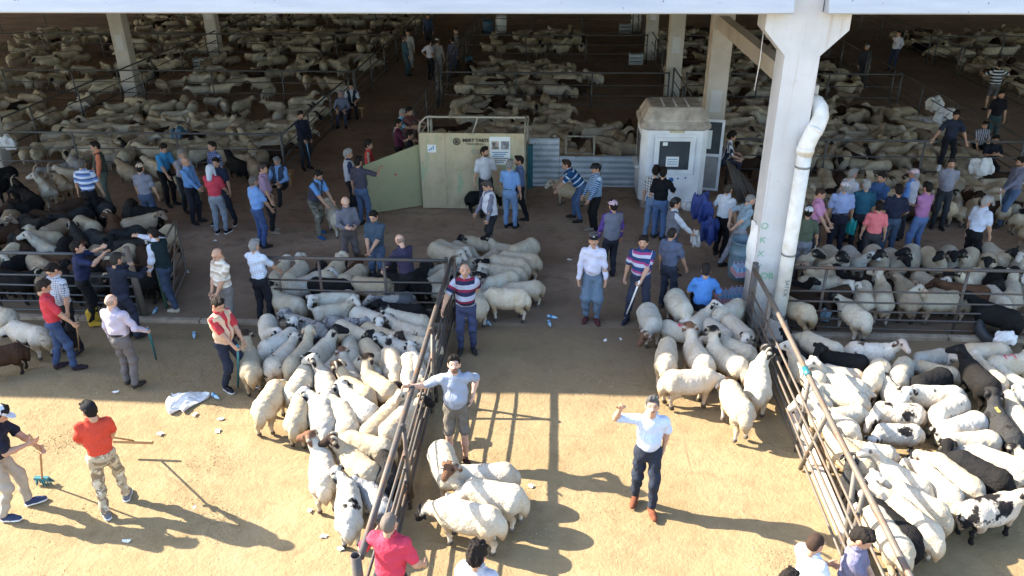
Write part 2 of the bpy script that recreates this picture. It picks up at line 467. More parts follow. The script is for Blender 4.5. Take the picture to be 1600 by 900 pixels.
    def cloth(name, kind):
        m = NT(name); p = m.obj()
        c1, c2, c3 = m.attr('c1'), m.attr('c2'), m.attr('c3')
        fr = m.attr('freq', out='Fac')
        st = m.n('ShaderNodeAttribute', attribute_type='GEOMETRY', attribute_name='Str')
        sp = m.n('ShaderNodeSeparateColor'); m.L(st.outputs['Color'], sp.inputs[0])
        if kind == 'plain': c = c1
        elif kind == 'stripe':
            f = m.math('FRACT', m.math('MULTIPLY', sp.outputs[0], fr))
            c = m.mix(m.math('GREATER_THAN', f, .45), c1, c2)
            c = m.mix(m.math('GREATER_THAN', f, .76), c, c3)
        elif kind == 'vstripe':
            f = m.math('FRACT', m.math('MULTIPLY', sp.outputs[1], fr))
            c = m.mix(m.math('GREATER_THAN', f, .5), c1, c2)
        elif kind == 'check':
            f = m.math('FRACT', m.math('MULTIPLY', sp.outputs[0], fr)); g = m.math('FRACT', m.math('MULTIPLY', sp.outputs[1], fr))
            a = m.math('MULTIPLY', m.math('ADD', m.math('GREATER_THAN', f, .6), m.math('GREATER_THAN', g, .6)), .5)
            c = m.mix(a, c1, c2)
        elif kind == 'camo':
            a = m.noise(p, 9, 3); b = m.noise(m.vmath('ADD', p, (7, 3, 1)), 10, 3)
            c = m.mix(m.math('GREATER_THAN', a, .52), c1, c2)
            c = m.mix(m.math('GREATER_THAN', b, .58), c, c3)
        n = m.noise(p, 5, 4)
        c = m.mix(m.math('MULTIPLY', m.ramp(n, [(.35, 1.), (.6, 0.)]), .35), c, m.mix(1.0, c, (.62, .62, .62), 'MULTIPLY'))
        fm = m.n('ShaderNodeMapping'); m.L(p, fm.inputs['Vector']); fm.inputs['Scale'].default_value = (1.0, 1.0, .55); fm.inputs['Rotation'].default_value = (.3, .5, .4)
        m.bump(m.math('ADD', m.noise(fm.outputs[0], 11, 4, .6), m.math('MULTIPLY', m.noise(p, 120, 2), .08)), .045, .9)
        return m.fin(c, .85, 0, .2)
    for k in ('plain', 'stripe', 'vstripe', 'check', 'camo'): M['cloth_' + k] = cloth('cloth_' + k, k)
mk_mats()

# ------------------------------------------------------------------ setting: ground and shed
Y0 = 13.35                     # front edge of the shed floor
def ground():
    n = 120
    xs = np.concatenate([np.linspace(-160, -24, 14)[:-1], np.linspace(-24, 24, 97), np.linspace(24, 160, 14)[1:]])
    ys = np.concatenate([np.linspace(-120, 2, 14)[:-1], np.linspace(2, 15, 53), np.linspace(15, 160, 14)[1:]])
    X, Y = np.meshgrid(xs, ys, indexing='ij')
    Z = .018 * np.sin(X * 1.7 + .6 * np.sin(Y * 1.3)) * np.sin(Y * 1.9 + X * .4) + .010 * np.sin(X * 4.1 + Y * 2.3) * np.sin(Y * 3.7 - X)
    Z = np.where((Y > 3) & (Y < 13.2) & (abs(X) < 22), Z - .02, -.02)
    lane = (X > -1.85) & (X < 3.5)
    rmp = np.clip((Y - 12.2) / 1.0, 0, 1)
    Z = np.where(lane & (Y > 12.2) & (Y < 13.9), Z * (1 - rmp) + .0245 * rmp, Z)
    for (px, py, r, h) in ((325, 722, .42, .06), (305, 805, .5, .05), (345, 820, .4, .04), (60, 700, .5, .03), (1225, 880, .35, .05)):
        c = G(px, py)
        Z += h * np.exp(-((X - c.x) ** 2 + (Y - c.y) ** 2) / (r * r))
    V = np.stack([X, Y, Z], -1).reshape(-1, 3)
    a, b = X.shape
    I = np.arange(a * b).reshape(a, b)
    Fq = np.stack([I[:-1, :-1], I[1:, :-1], I[1:, 1:], I[:-1, 1:]], -1).reshape(-1, 4)
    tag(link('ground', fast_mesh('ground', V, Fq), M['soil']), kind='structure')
ground()
def floor():
    mb = MB().box((-70, Y0, -.3), (70, 62, .03))
    tag(mb.build('shed_floor', M['floor'], None), kind='structure')
    k = empty('floor_kerb'); k['kind'] = 'structure'
    x = -30.0
    i = 0
    while x < 30:
        L = random.uniform(1.4, 2.6)
        if not (-1.9 < x + L / 2 < 3.4):
            MB().box((x, Y0 - .13, -.2), (x + L - .02, Y0 - .003, .055 + random.uniform(-.008, .008)), bev=.012).build('kerb_stone', M['kerb'], k)
        x += L
floor()

shed = empty('livestock_shed', (0, Y0, 0))
tag(shed, 'long open-fronted livestock shed with white concrete columns and gutter beam', 'shed')
def W(mb, name, mat, parent):        # geometry given in place coordinates, parent at (0,Y0,0)
    mb.v = [(x, y - Y0, z) for (x, y, z) in mb.v]
    return mb.build(name, mat, parent)
W(MB().box((-58, 13.5, 6.62), (58, 58, 6.78)), 'roof', M['roof'], shed)
W(MB().box((-58, 57.6, -.2), (58, 57.9, 6.6)), 'back_wall', M['concrete2'], shed)
def gutter(x0, x1):
    prof = [(13.20, 5.74), (13.46, 5.74), (13.46, 6.60), (13.36, 6.70), (13.28, 6.70), (13.28, 6.05), (13.20, 5.83), (13.185, 5.76)]
    mb = MB().prism(prof, x0, x1, axis='x')
    o = W(mb, 'gutter_beam', M['gutter'], shed)
    x = x0 + .8
    while x < x1:                                      # rivets along the seam
        q = MB().tube([(x, 13.245 - Y0, 5.90), (x, 13.225 - Y0, 5.895)], .012, 6)
        q.build('rivet', M['band'], o)
        x += 2.45
gutter(-40, 3.585); gutter(4.115, 40)
W(MB().box((-40, 12.72, 6.45), (-11.6, 13.27, 6.66)), 'shadow_shelf', M['gutter'], shed)  # unseen shelf added to push the left roof shadow edge forward
# front column with flared head
cx0, cx1, cy0, cy1 = 3.62, 4.18, 13.48, 14.05
front = W(MB().prism([(cx0, -.1), (cx1, -.1), (cx1, 5.06), (4.57, 5.46), (4.57, 5.735), (4.105, 5.735), (4.105, 5.97), (3.595, 5.97), (3.595, 5.735), (3.25, 5.735), (3.25, 5.46), (cx0, 5.06)], cy0, cy1), 'column', M['concrete'], shed)
W(MB().box((3.595, 13.49, 5.985), (4.105, 14.0, 6.6)), 'column_head', M['concrete'], shed)
W(MB().box((3.78, 13.474, 3.50), (4.02, 13.476, 4.02)), 'column_patch', M['concrete'], shed)
# inner columns
for (x, y) in ((4.33, 22.7), (4.35, 31.6), (4.35, 40.2), (-17.1, 22.7), (-17.3, 31.7), (-17.2, 40.2), (-17.2, 49), (25.5, 22.7), (25.6, 31.6), (25.6, 40.2), (4.35, 49), (-17.2, 13.9), (25.4, 13.9)):
    o = W(MB().box((x - .28, y - .25, -.1), (x + .28, y + .25, 6.61), bev=.02), 'column', M['concrete2'], shed)
    W(MB().box((x - .15, y - .262, 1.9), (x + .15, y - .252, 2.5)), 'column_patch', M['concrete'], shed)
for x in (4.3, -17.15, 25.5):
    W(MB().box((x - .13, 14.06, 4.12), (x + .13, 22.44, 4.46)), 'tie_beam', M['concrete2'], shed)
for y in (22.7, 31.6, 40.2, 49):
    W(MB().box((-45, y - .2, 6.0), (45, y + .2, 6.605)), 'roof_beam', M['concrete2'], shed)
# hanging cord by the column
tag(MB().tube([(3.33, 13.9, 5.45), (3.34, 13.92, 4.9), (3.31, 13.92, 4.4)], .008, 5).build('hanging_cord', M['white']), 'thin white cord hanging down beside the flared column head', 'cord')

# drain pipe
pipe = empty('drain_pipe', (4.14, 13.33, 0))
tag(pipe, 'white plastic drainpipe with an elbow running down the front column', 'drainpipe')
def Pp(mb, n, m): mb.v = [(x - 4.14, y - 13.33, z) for (x, y, z) in mb.v]; return mb.build(n, m, pipe)
Pp(MB().tube([(4.14, 13.33, .02), (4.14, 13.33, 3.50)], .122, 18), 'pipe', M['pvc'])
Pp(MB().tube([(4.14, 13.33, 3.46), (4.15, 13.33, 3.62), (4.20, 13.36, 3.76), (4.30, 13.44, 3.92), (4.36, 13.52, 4.05), (4.36, 13.62, 4.17), (4.32, 13.72, 4.24), (4.22, 13.80, 4.27)], [.136, .138, .138, .138, .138, .138, .136, .134], 18), 'elbow', M['pvc'])
Pp(MB().tube([(4.245, 13.395, 3.83), (4.275, 13.42, 3.88)], .144, 18), 'joint_ring', M['pvc'])
for z in (3.50, 3.24, 1.62, .40):
    Pp(MB().tube([(4.14, 13.33, z), (4.14, 13.33, z + (.10 if z == 3.5 else .035))], .129 if z != 3.5 else .145, 18), 'clamp' if z != 3.5 else 'socket', M['band'] if z != 3.5 else M['pvc'])
Pp(MB().lathe([(.32, .0), (.26, .06), (.19, .22), (.15, .34)], 14, (4.14, 13.33, 0)), 'mortar_foot', M['concrete'])

def text_mesh(s, size, ext=.002, bold=False):
    cu = D.curves.new('lettering', 'FONT')
    cu.body = s; cu.size = size; cu.extrude = ext
    cu.align_x = 'CENTER'; cu.align_y = 'CENTER'
    if bold: cu.offset = size * .03
    o = D.objects.new('lettering_tmp', cu)
    COL.objects.link(o)
    dg = bpy.context.evaluated_depsgraph_get()
    me = D.meshes.new_from_object(o.evaluated_get(dg))
    D.objects.remove(o); D.curves.remove(cu)
    me.materials.clear()
    return me
def text(s, size, loc, mat, parent, name='lettering', rot=(90, 0, 0), bold=False):
    o = link(name, text_mesh(s, size, bold=bold), mat, parent)
    o.location = loc; o.rotation_euler = tuple(R(a) for a in rot)
    return o
# graffiti on the column and the pipe
z = 2.1
for ch in ('O', 'K', 'X', 'Y'):
    text(ch, .17, (3.69, 13.474 - Y0, z), M['greenspray'], shed, 'graffiti'); z -= .27
text('OB', .17, (3.86, 13.474 - Y0, 1.12), M['greenspray'], shed, 'graffiti', bold=True)
text('SATILIK', .10, (0.02, -.1235, 1.0), M['band'], pipe, 'lettering', rot=(90, 90, 0))

# plastic bag hanging on the column
def bag_on_column():
    v, f = [], []
    nx, nz = 7, 10
    for j in range(nz):
        for i in range(nx):
            u, t = i / (nx - 1) - .5, j / (nz - 1)
            bulge = .09 * math.cos(u * 3.0) * math.sin(math.pi * min(1, t * 1.1)) + .012 * math.sin(9 * u + 5 * t)
            v.append((u * (.30 + .1 * t), -bulge, -t * .95))
    b = len(v)
    for j in range(nz):
        for i in range(nx):
            u, t = i / (nx - 1) - .5, j / (nz - 1)
            v.append((u * (.30 + .1 * t), .015, -t * .95))
    I = lambda i, j, s=0: s * b + j * nx + i
    for j in range(nz - 1):
        for i in range(nx - 1):
            f.append((I(i, j), I(i, j + 1), I(i + 1, j + 1), I(i + 1, j)))
            f.append((I(i, j, 1), I(i + 1, j, 1), I(i + 1, j + 1, 1), I(i, j + 1, 1)))
    for j in range(nz - 1):
        f.append((I(0, j), I(0, j, 1), I(0, j + 1, 1), I(0, j + 1))); f.append((I(nx - 1, j), I(nx - 1, j + 1), I(nx - 1, j + 1, 1), I(nx - 1, j, 1)))
    for i in range(nx - 1):
        f.append((I(i, nz - 1), I(i, nz - 1, 1), I(i + 1, nz - 1, 1), I(i + 1, nz - 1)))
    me = D.meshes.new('plastic_bag'); me.from_pydata(v, [], f)
    o = link('plastic_bag', me, M['white'])
    o.location = (3.595, 13.75, 2.05); o.rotation_euler = (0, 0, R(-80))
    tag(o, 'white plastic bag hung on the left side of the front column above the barrel', 'plastic bag')
bag_on_column()

# ------------------------------------------------------------------ fences
RZ = (1.34, .88, .67, .47, .30, .12)
def fence(p0, p1, label, mat, posts, rails=RZ, top=.034, rad=.019, h=None, group=None, cat='fence', post_r=.036, skip_end=0.0):
    p0, p1 = Vector((*p0, 0)), Vector((*p1, 0))
    d = p1 - p0; L = d.length
    o = empty('pen_fence', p0, math.atan2(d.y, d.x))
    tag(o, label, cat, group)
    for i, z in enumerate(rails):
        r = top if i == 0 else rad
        n = max(2, int(L / 2.0) + 1)
        pts = [(L * k / n, random.uniform(-.012, .012), z + (random.uniform(-.006, .006) if i == 0 else random.uniform(-.014, .014))) for k in range(n + 1)]
        if i > 0: pts = [(x, y + .0, zz) for x, y, zz in pts]
        MB().tube(pts, r, 8).build('rail', mat, o)
    for t in posts:
        x = t * L
        MB().tube([(x, .042, -.05), (x, .042, (rails[0] + .05) if t in (0, 1) else rails[0] - .03)], post_r if t in (0, 1) else post_r * .8, 8).build('post', mat, o)
    return o
fence((-5.5, 13.4), (-2.05, 13.4), 'dark pipe fence across the pen behind the crowded left flock', M['steel'], (0, .30, .66, 1))
F1 = fence((-1.95, 13.5), (-1.95, 6.05), 'long dark pipe fence left of the central lane, running towards the camera', M['steel'], (0, .36, .70), top=.042)
for a, b in (((2.65, .03, 1.30), (3.1, .03, .05)), ((5.2, .03, 1.30), (5.0, .03, .0))):
    MB().tube([a, b], .028, 8).build('brace', M['steel2'], F1)
gp = empty('gate_post', (-1.98, 5.97, 0)); tag(gp, 'thick hollow gate post with blue inside at the near end of the lane fence', 'gate post')
MB().lathe([(.055, 0), (.055, 1.44), (.047, 1.44), (.047, 1.34)], 16).build('tube', M['steel'], gp)
MB().lathe([(.046, 1.345), (.0005, 1.346)], 16, capb=False).build('plug', M['packblue'], gp)
F2 = fence((3.58, 13.3), (3.58, 5.0), 'long rusty pipe fence between the central lane and the right flock', M['steel2'], (0, .13, .42, .70), top=.040, rad=.019)
MB().tube([(4.35, .05, 1.30), (3.95, -.02, .02)], .034, 8).build('brace', M['steel2'], F2)
MB().tube([(5.45, .05, 1.30), (5.75, .02, .02)], .034, 8).build('brace', M['steel2'], F2)
MB().tube([(1.0, .05, 1.30), (.85, .02, .02)], .03, 8).build('brace', M['steel'], F2)
MB().tube([(0, 0, 1.46), (0, 0, 0)], .055, 10).build('end_post', M['steel'], F2)
for zz_ in RZ:
    for xx_ in (1.08, 3.49, 5.81): MB().tube([(xx_ - .03, .02, zz_), (xx_ + .03, .02, zz_)], .044 if zz_ > 1 else .032, 8).build('weld_collar', M['steel'], F2)
for zz_ in RZ:
    for xx_ in (2.70, 5.22): MB().tube([(xx_ - .03, .02, zz_), (xx_ + .03, .02, zz_)], .046 if zz_ > 1 else .030, 8).build('weld_collar', M['steel'], F1)
MB().tube([(3.35, 0, 1.34), (3.55, 0, 1.34)], .046, 10).build('tape', M['teal'], F2)
kb = empty('lane_kerb'); kb['kind'] = 'structure'
for i in range(4):
    MB().box((3.70, 5.0 + i * 1.45, -.1), (3.86, 6.42 + i * 1.45, .10 + .008 * (i % 2)), bev=.015).build('kerb_stone', M['concrete2'], kb)
fence((4.22, 13.4), (14.0, 13.4), 'dark pipe fence along the crowded pen right of the front column', M['steel'], (0, .07, .325, .6, 1))
fence((-13.5, 13.4), (-8.15, 13.4), 'dark pipe fence with men leaning on it, in front of the black flock', M['steel3'], (0, .47, 1))
# end post and open gate of the black flock pen
MB_ = MB().tube([(-8.05, 13.42, -.05), (-8.12, 13.42, 1.5)], .055, 10).build('gate_post', M['steel2'])
tag(MB_, 'brown leaning gate post at the right end of the black flock fence', 'gate post')
gpo = MB().tube([(-7.78, 13.75, 0), (-7.86, 13.85, 1.4)], .035, 8).build('gate_post', M['green_post']); tag(gpo, 'slim green painted gate post beside the brown leaning one', 'gate post')
def gate_leaf():
    a, b = Vector((-7.72, 13.95, 0)), G(292, 431)
    d = b - a; L = d.length
    o = empty('pen_gate', a, math.atan2(d.y, d.x)); tag(o, 'rusty barred gate standing open beside the black flock', 'gate')
    MB().tube([(0, 0, .1), (0, 0, 1.3), (L, 0, 1.3), (L, 0, .1), (0, 0, .1)], .026, 8).build('frame', M['steel2'], o)
    for z in (.32, .54, .76, 1.0): MB().tube([(0, 0, z), (L, 0, z)], .015, 6).build('rail', M['steel2'], o)
    MB().tube([(0, 0, .12), (L, 0, 1.28)], .016, 6).build('brace', M['steel2'], o)
gate_leaf()
BR = (1.35, .90, .50, .18)
SEG = [((-17, 21.7), (-7.85, 21.7), 'dim pipe fence at the front of the left barn pen'),
       ((-30, 30.4), (-7.85, 30.4), 'dim pipe fence behind the first left barn flock, meeting the second inner column'),
       ((-34, 39.0), (-7.85, 39.0), 'dim pipe fence across the deeper left barn pens'),
       ((-36, 47.5), (-7.85, 47.5), 'dim pipe fence across the deepest left barn pens'),
       ((-17.0, 21.9), (-17.0, 50), 'dim pipe fence running back along the left inner columns'),
       ((-7.8, 21.7), (-7.8, 29.6), 'dim pipe fence along the left side of the barn alley, near end'),
       ((-7.8, 30.6), (-7.8, 50), 'dim pipe fence along the left side of the barn alley, far end'),
       ((-4.6, 22.6), (-4.6, 30.2), 'dim pipe fence along the right side of the barn alley, near end'),
       ((-4.6, 30.6), (-4.6, 50), 'dim pipe fence along the right side of the barn alley, far end'),
       ((-4.5, 30.4), (4.05, 30.4), 'dim pipe fence behind the flock in back of the olive gate'),
       ((-4.5, 39.0), (4.05, 39.0), 'dim pipe fence across the deeper middle barn pen'),
       ((-4.5, 47.5), (4.05, 47.5), 'dim pipe fence across the deepest middle barn pen'),
       ((4.36, 23.0), (4.36, 31.2), 'dim pipe fence running back from the column behind the kiosk'),
       ((4.36, 32.0), (4.36, 50), 'dim pipe fence running far back along the middle inner columns'),
       ((4.7, 21.7), (12.5, 21.7), 'dark pipe fence with a young man sitting on it, right of the column'),
       ((4.7, 30.4), (12.5, 30.4), 'dim pipe fence behind the right barn flock'),
       ((4.7, 39.0), (12.5, 39.0), 'dim pipe fence across the deeper right barn pen'),
       ((12.6, 20.6), (12.6, 34), 'tall dark pipe fence slanting along the near side of the right alley'),
       ((12.6, 34.3), (12.6, 50), 'dark pipe fence along the far stretch of the right alley'),
       ((17.2, 24.0), (17.2, 36), 'dark pipe fence on the outer side of the right alley, near stretch'),
       ((17.2, 36.3), (17.2, 52), 'dark pipe fence on the outer side of the right alley, far stretch'),
       ((17.3, 30.4), (30, 30.4), 'dim pipe fence between the outer right pens'),
       ((17.3, 39.0), (32, 39.0), 'dim pipe fence across the deeper outer right pens')]
for a, b, lab in SEG:
    L = math.hypot(b[0] - a[0], b[1] - a[1])
    n = max(2, round(L / 2.9))
    fence(a, b, lab, M['steel3'], tuple(i / n for i in range(n + 1)), rails=BR if 'alley' not in lab else (1.35, 1.0, .72, .46, .2), top=.03, rad=.018)

# ------------------------------------------------------------------ weighing pen with olive sheet gates
wp = empty('weighing_pen', (-2.2, 19.5, 0)); tag(wp, 'olive sheet steel weighing pen lettered MERT TARTI with its door swung open', 'weighing pen')
def Wp(mb, n, m, par=None):
    mb.v = [(x + 2.2, y - 19.5, z) for (x, y, z) in mb.v]
    return mb.build(n, m, par or wp)
Wp(MB().box((-3.5, 19.47, .06), (-.86, 19.52, 2.06), bev=.008), 'front_panel', M['olive'])
Wp(MB().box((-2.93, 19.455, .06), (-2.86, 19.468, 2.05)), 'seam', M['olive'])
for z in (.62, 1.08): Wp(MB().box((-2.85, 19.457, z), (-.90, 19.468, z + .03)), 'seam', M['olive'])
Wp(MB().box((-3.5, 21.45, .06), (-.86, 21.5, 1.3)), 'back_panel', M['olive'])
Wp(MB().tube([(-3.5, 19.5, 2.06), (-3.46, 19.5, 2.3), (-3.3, 19.5, 2.46), (-.84, 19.5, 2.46), (-.84, 19.5, 2.06)], .028, 8), 'top_frame', M['steelw'])
for x in (-3.26, -2.15): Wp(MB().tube([(x, 19.5, 2.06), (x + (.14 if x > -3 else 0), 19.5, 2.45)], .02, 8), 'top_frame_post', M['steelw'])
for x, y in ((-3.5, 21.45), (-.86, 21.45), (-3.5, 19.56), (-.86, 19.56)): Wp(MB().tube([(x, y, 0), (x, y, 2.0)], .035, 8), 'post', M['steelw'])
for x in (-3.5, -.86):
    for z in (1.95, 1.3, .8, .35): Wp(MB().tube([(x, 19.56, z), (x, 21.45, z)], .02, 8), 'side_rail', M['steelw'])
# door leaf
a, b = Vector((-3.55, 19.62, 0)), Vector((-4.86, 18.95, 0))
d = (b - a); L = d.length; ang = math.atan2(d.y, d.x)
Md = Matrix.Translation(a) @ Matrix.Rotation(ang, 4, 'Z')
mb = MB(); mb.prism([(0, .08), (L, .08), (L, 1.36), (0, 1.72)], -.02, .02)
mb.v = [tuple(Md @ Vector(p)) for p in mb.v]
Wp(mb, 'door_leaf', M['greensheet'])
q = Md @ Vector((L * .45, .028, 1.02))
Wp(MB().tube([q, q + Vector((.03, -.07, 0)) * .1], .03, 6), 'red_mark', M['pinkspray'])
text('MERT TARTI', .118, (.12, -.044, 1.88), M['black'], wp, bold=True)
text('TONO 200 K.G', .07, (.10, -.044, 1.785), M['black'], wp)
Wp(MB().lathe([(.085, 0), (.085, .004), (.068, .004), (.068, 0)], 20), 'tmp', M['black']); D.objects.remove(D.objects['tmp'])
lg = MB()
lg.tube([(.084 * math.cos(t * .3142), 0, .084 * math.sin(t * .3142)) for t in range(21)], .010, 6)
for x in (-.035, 0, .035): lg.box((x - .009, -.006, -.055), (x + .009, .006, .055))
lg.box((-.035, -.005, -.008), (.035, .005, .008))
lo = lg.build('logo', M['black'], wp); lo.location = (-.355, -.042, 1.85)
text('0342', .16, (.16, -.041, 1.58), M['steelw'], wp, 'chalk_writing', rot=(90, 6, 0)); text('230', .14, (.24, -.041, 1.42), M['steelw'], wp, 'chalk_writing', rot=(90, -8, 0))
st = empty('sticker', (-3.19, 19.462, 1.66)); tag(st, 'small white sticker with blue print on the left of the olive gate', 'sticker')
MB().box((-.11, -.003, -.10), (.11, .003, .10)).build('sheet', M['paper'], st)
for k in range(3): MB().box((-.08 + k * .05, -.006, -.06 + .02 * k), (-.05 + k * .05, -.0035, -.01 + .04 * k)).build('print', M['blueink'], st)
po = empty('poster', (-1.47, 19.462, 1.62)); tag(po, 'white poster with two dark photo panels on the right of the olive gate', 'poster')
MB().box((-.26, -.003, -.36), (.26, .003, .36)).build('sheet', M['paper'], po)
MB().box((-.21, -.006, .04), (-.02, -.0035, .25)).build('photo_panel', simple('poster_photo', (.55, .45, .36), .5, scale=9, c2=(.05, .05, .05)), po)
MB().box((.03, -.006, .04), (.23, -.0035, .25)).build('photo_panel', simple('poster_photo_dark', (.08, .09, .12), .5, scale=14, c2=(.4, .38, .35)), po)
for k in range(6): MB().box((-.20 + .03 * (k % 2), -.006, -.05 - .05 * k), (.20 - .05 * (k % 3), -.0035, -.03 - .05 * k)).build('text_line', M['blueink'] if k < 3 else M['black'], po)

# corrugated steel sheets along the pen front
def corrugated(x0, x1, y, z0, z1, label, mat='corr'):
    n = int((z1 - z0) / .026)
    v, f = [], []
    for i in range(n + 1):
        z = z0 + (z1 - z0) * i / n
        o = .018 * math.sin(i * 2 * math.pi / 6)
        for xx in (x0, x1): v += [(xx, y + o, z), (xx, y + o + .006, z)]
    for i in range(n):
        a, b = i * 4, i * 4 + 4
        f += [(a, a + 2, b + 2, b), (a + 3, a + 1, b + 1, b + 3), (a + 1, a, b, b + 1), (a + 2, a + 3, b + 3, b + 2)]
    me = D.meshes.new('corrugated_sheet'); me.from_pydata(v, [], f)
    o = link('corrugated_sheet', me, M[mat])
    tag(o, label, 'metal sheet', 'corrugated sheets closing the pen')
    return o
corrugated(-.80, .02, 21.35, .05, 1.42, 'tall bright corrugated sheet beside the olive gate')
corrugated(.03, 1.18, 21.36, .05, .92, 'low corrugated sheet in the middle, below the sheep')
corrugated(1.19, 2.18, 21.34, .05, .95, 'low blue-stained corrugated sheet next to the kiosk')
gr = empty('small_gate_frame', (.55, 21.42, 0)); tag(gr, 'thin olive metal frame standing above the corrugated sheets', 'gate frame')
for x in (-.35, .42): MB().tube([(x, 0, .3), (x, 0, 1.48)], .026, 8).build('post', M['steelw'], gr)
for z in (1.46, .98): MB().tube([(-.35, 0, z), (.42, 0, z)], .022, 8).build('rail', M['steelw'], gr)
bm = MB().box((-.09, 21.2, .0), (.06, 21.33, 1.25)); o = bm.build('teal_board', M['teal']); tag(o, 'narrow teal board standing between the olive gate and corrugated sheets', 'board'); o.location = (-.76, 0, 0)

# ------------------------------------------------------------------ kiosk
kx, ky = 2.90, 20.45
ki = empty('kiosk', (kx, ky, .03)); tag(ki, 'white plastic booth with a dark window and weathered cream roof', 'kiosk')
def oct_ring(w, d, c): return [(-w + c, -d), (w - c, -d), (w, -d + c), (w, d - c), (w - c, d), (-w + c, d), (-w, d - c), (-w, -d + c)]
def stack(levels, name, mat, par=ki):
    v, f = [], []
    for (w_, d_, c_, z_) in levels: v += [(x, y, z_) for x, y in oct_ring(w_, d_, c_)]
    for i in range(len(levels) - 1):
        for k in range(8):
            j = (k + 1) % 8
            f.append((i * 8 + k, i * 8 + j, i * 8 + 8 + j, i * 8 + 8 + k))
    f.append(tuple(range(7, -1, -1))); e = (len(levels) - 1) * 8; f.append(tuple(range(e, e + 8)))
    me = D.meshes.new(name); me.from_pydata(v, [], f)
    return link(name, me, mat, par)
stack([(.74, .68, .12, 0), (.74, .68, .12, .22)], 'plinth', M['boothgrey'])
stack([(.82, .74, .15, .221), (.82, .74, .15, 2.08)], 'wall', M['booth'])
stack([(.83, .75, .15, 2.081), (.87, .79, .15, 2.12), (.87, .79, .15, 2.22), (.82, .74, .14, 2.28), (.80, .72, .13, 2.29), (.80, .72, .13, 2.34), (.66, .56, .10, 2.60), (.62, .52, .09, 2.62)], 'roof', M['boothroof'])
for x in (-.3, 0, .3): MB().box((x - .02, -.45, 2.621), (x + .02, .35, 2.64)).build('roof_rib', M['booth'], ki)
fr = MB()
for (x0, x1, z0, z1) in ((-.50, -.38, .98, 1.92), (.38, .50, .98, 1.92), (-.38, .38, .98, 1.08), (-.38, .38, 1.82, 1.92)): fr.box((x0, -.785, z0), (x1, -.742, z1))
wi = fr.build('window', M['booth'], ki)
MB().box((-.379, -.757, 1.081), (.379, -.745, 1.819)).build('pane', M['glass'], wi)
MB().box((-.19, -.762, 1.16), (.13, -.758, 1.42)).build('notice', M['paper'], wi)
for k in range(3): MB().box((-.15, -.765, 1.22 + .06 * k), (.09, -.7625, 1.235 + .06 * k)).build('notice_line', M['blueink'], wi)
MB().box((-.30, -.762, 1.70), (-.18, -.758, 1.79)).build('notice', M['paper'], wi)
sur = MB()
for (x0, x1, z0, z1) in ((-.57, -.54, .92, 1.99), (.54, .57, .92, 1.99), (-.54, .54, 1.96, 1.99), (-.54, .54, .92, .95)): sur.box((x0, -.76, z0), (x1, -.7405, z1))
sur.build('window_surround', M['booth'], ki)
MB().box((-.15, -.745, 2.02), (.22, -.7405, 2.14)).build('name_plate', simple('kiosk_plate', (.52, .46, .30), .6), ki)
for x0, x1 in ((-.2, .3),):
    p_ = MB()
    for (a0, a1, b0, b1) in ((x0, x1, .52, .54), (x0, x1, .30, .32), (x0, x0 + .02, .32, .52), (x1 - .02, x1, .32, .52)): p_.box((a0, -.752, b0), (a1, -.7405, b1))
    p_.build('vent_moulding', M['booth'], ki)
for (x, z, r) in ((-.02, .80, .07), (.15, .84, .025), (.34, .86, .025), (-.64, .66, .025)):
    MB().tube([(x, -.7402, z), (x, -.746, z)], r, 10).build('paint_spot', M['bluespray'], ki)
MB().box((-.835, -.35, 1.1), (-.822, .35, 1.85)).build('side_window', M['glass'], ki)
MB().box((-.92, -.4, 1.0), (-.821, .4, 1.06)).build('sill', M['booth'], ki)
dr = empty('door', (.83, .60, 0)); dr.parent = ki; dr.rotation_euler = (0, 0, R(-12))
d_ = MB()
for (a0, a1, b0, b1) in ((0, .05, .1, 2.05), (.55, .62, .1, 2.05), (.05, .55, 1.98, 2.05), (.05, .55, .1, .17), (.05, .55, 1.05, 1.12)): d_.box((a0, -.03, b0), (a1, .03, b1))
d_.build('door_frame', M['booth'], dr)
MB().box((.05, -.01, 1.12), (.55, .01, 1.98)).build('door_pane', M['glass'], dr); MB().box((.05, -.012, .17), (.55, .012, 1.05)).build('door_panel', M['boothgrey'], dr)
MB().box((.10, -.016, 1.25), (.32, -.011, 1.75)).build('notice', M['paper'], dr)

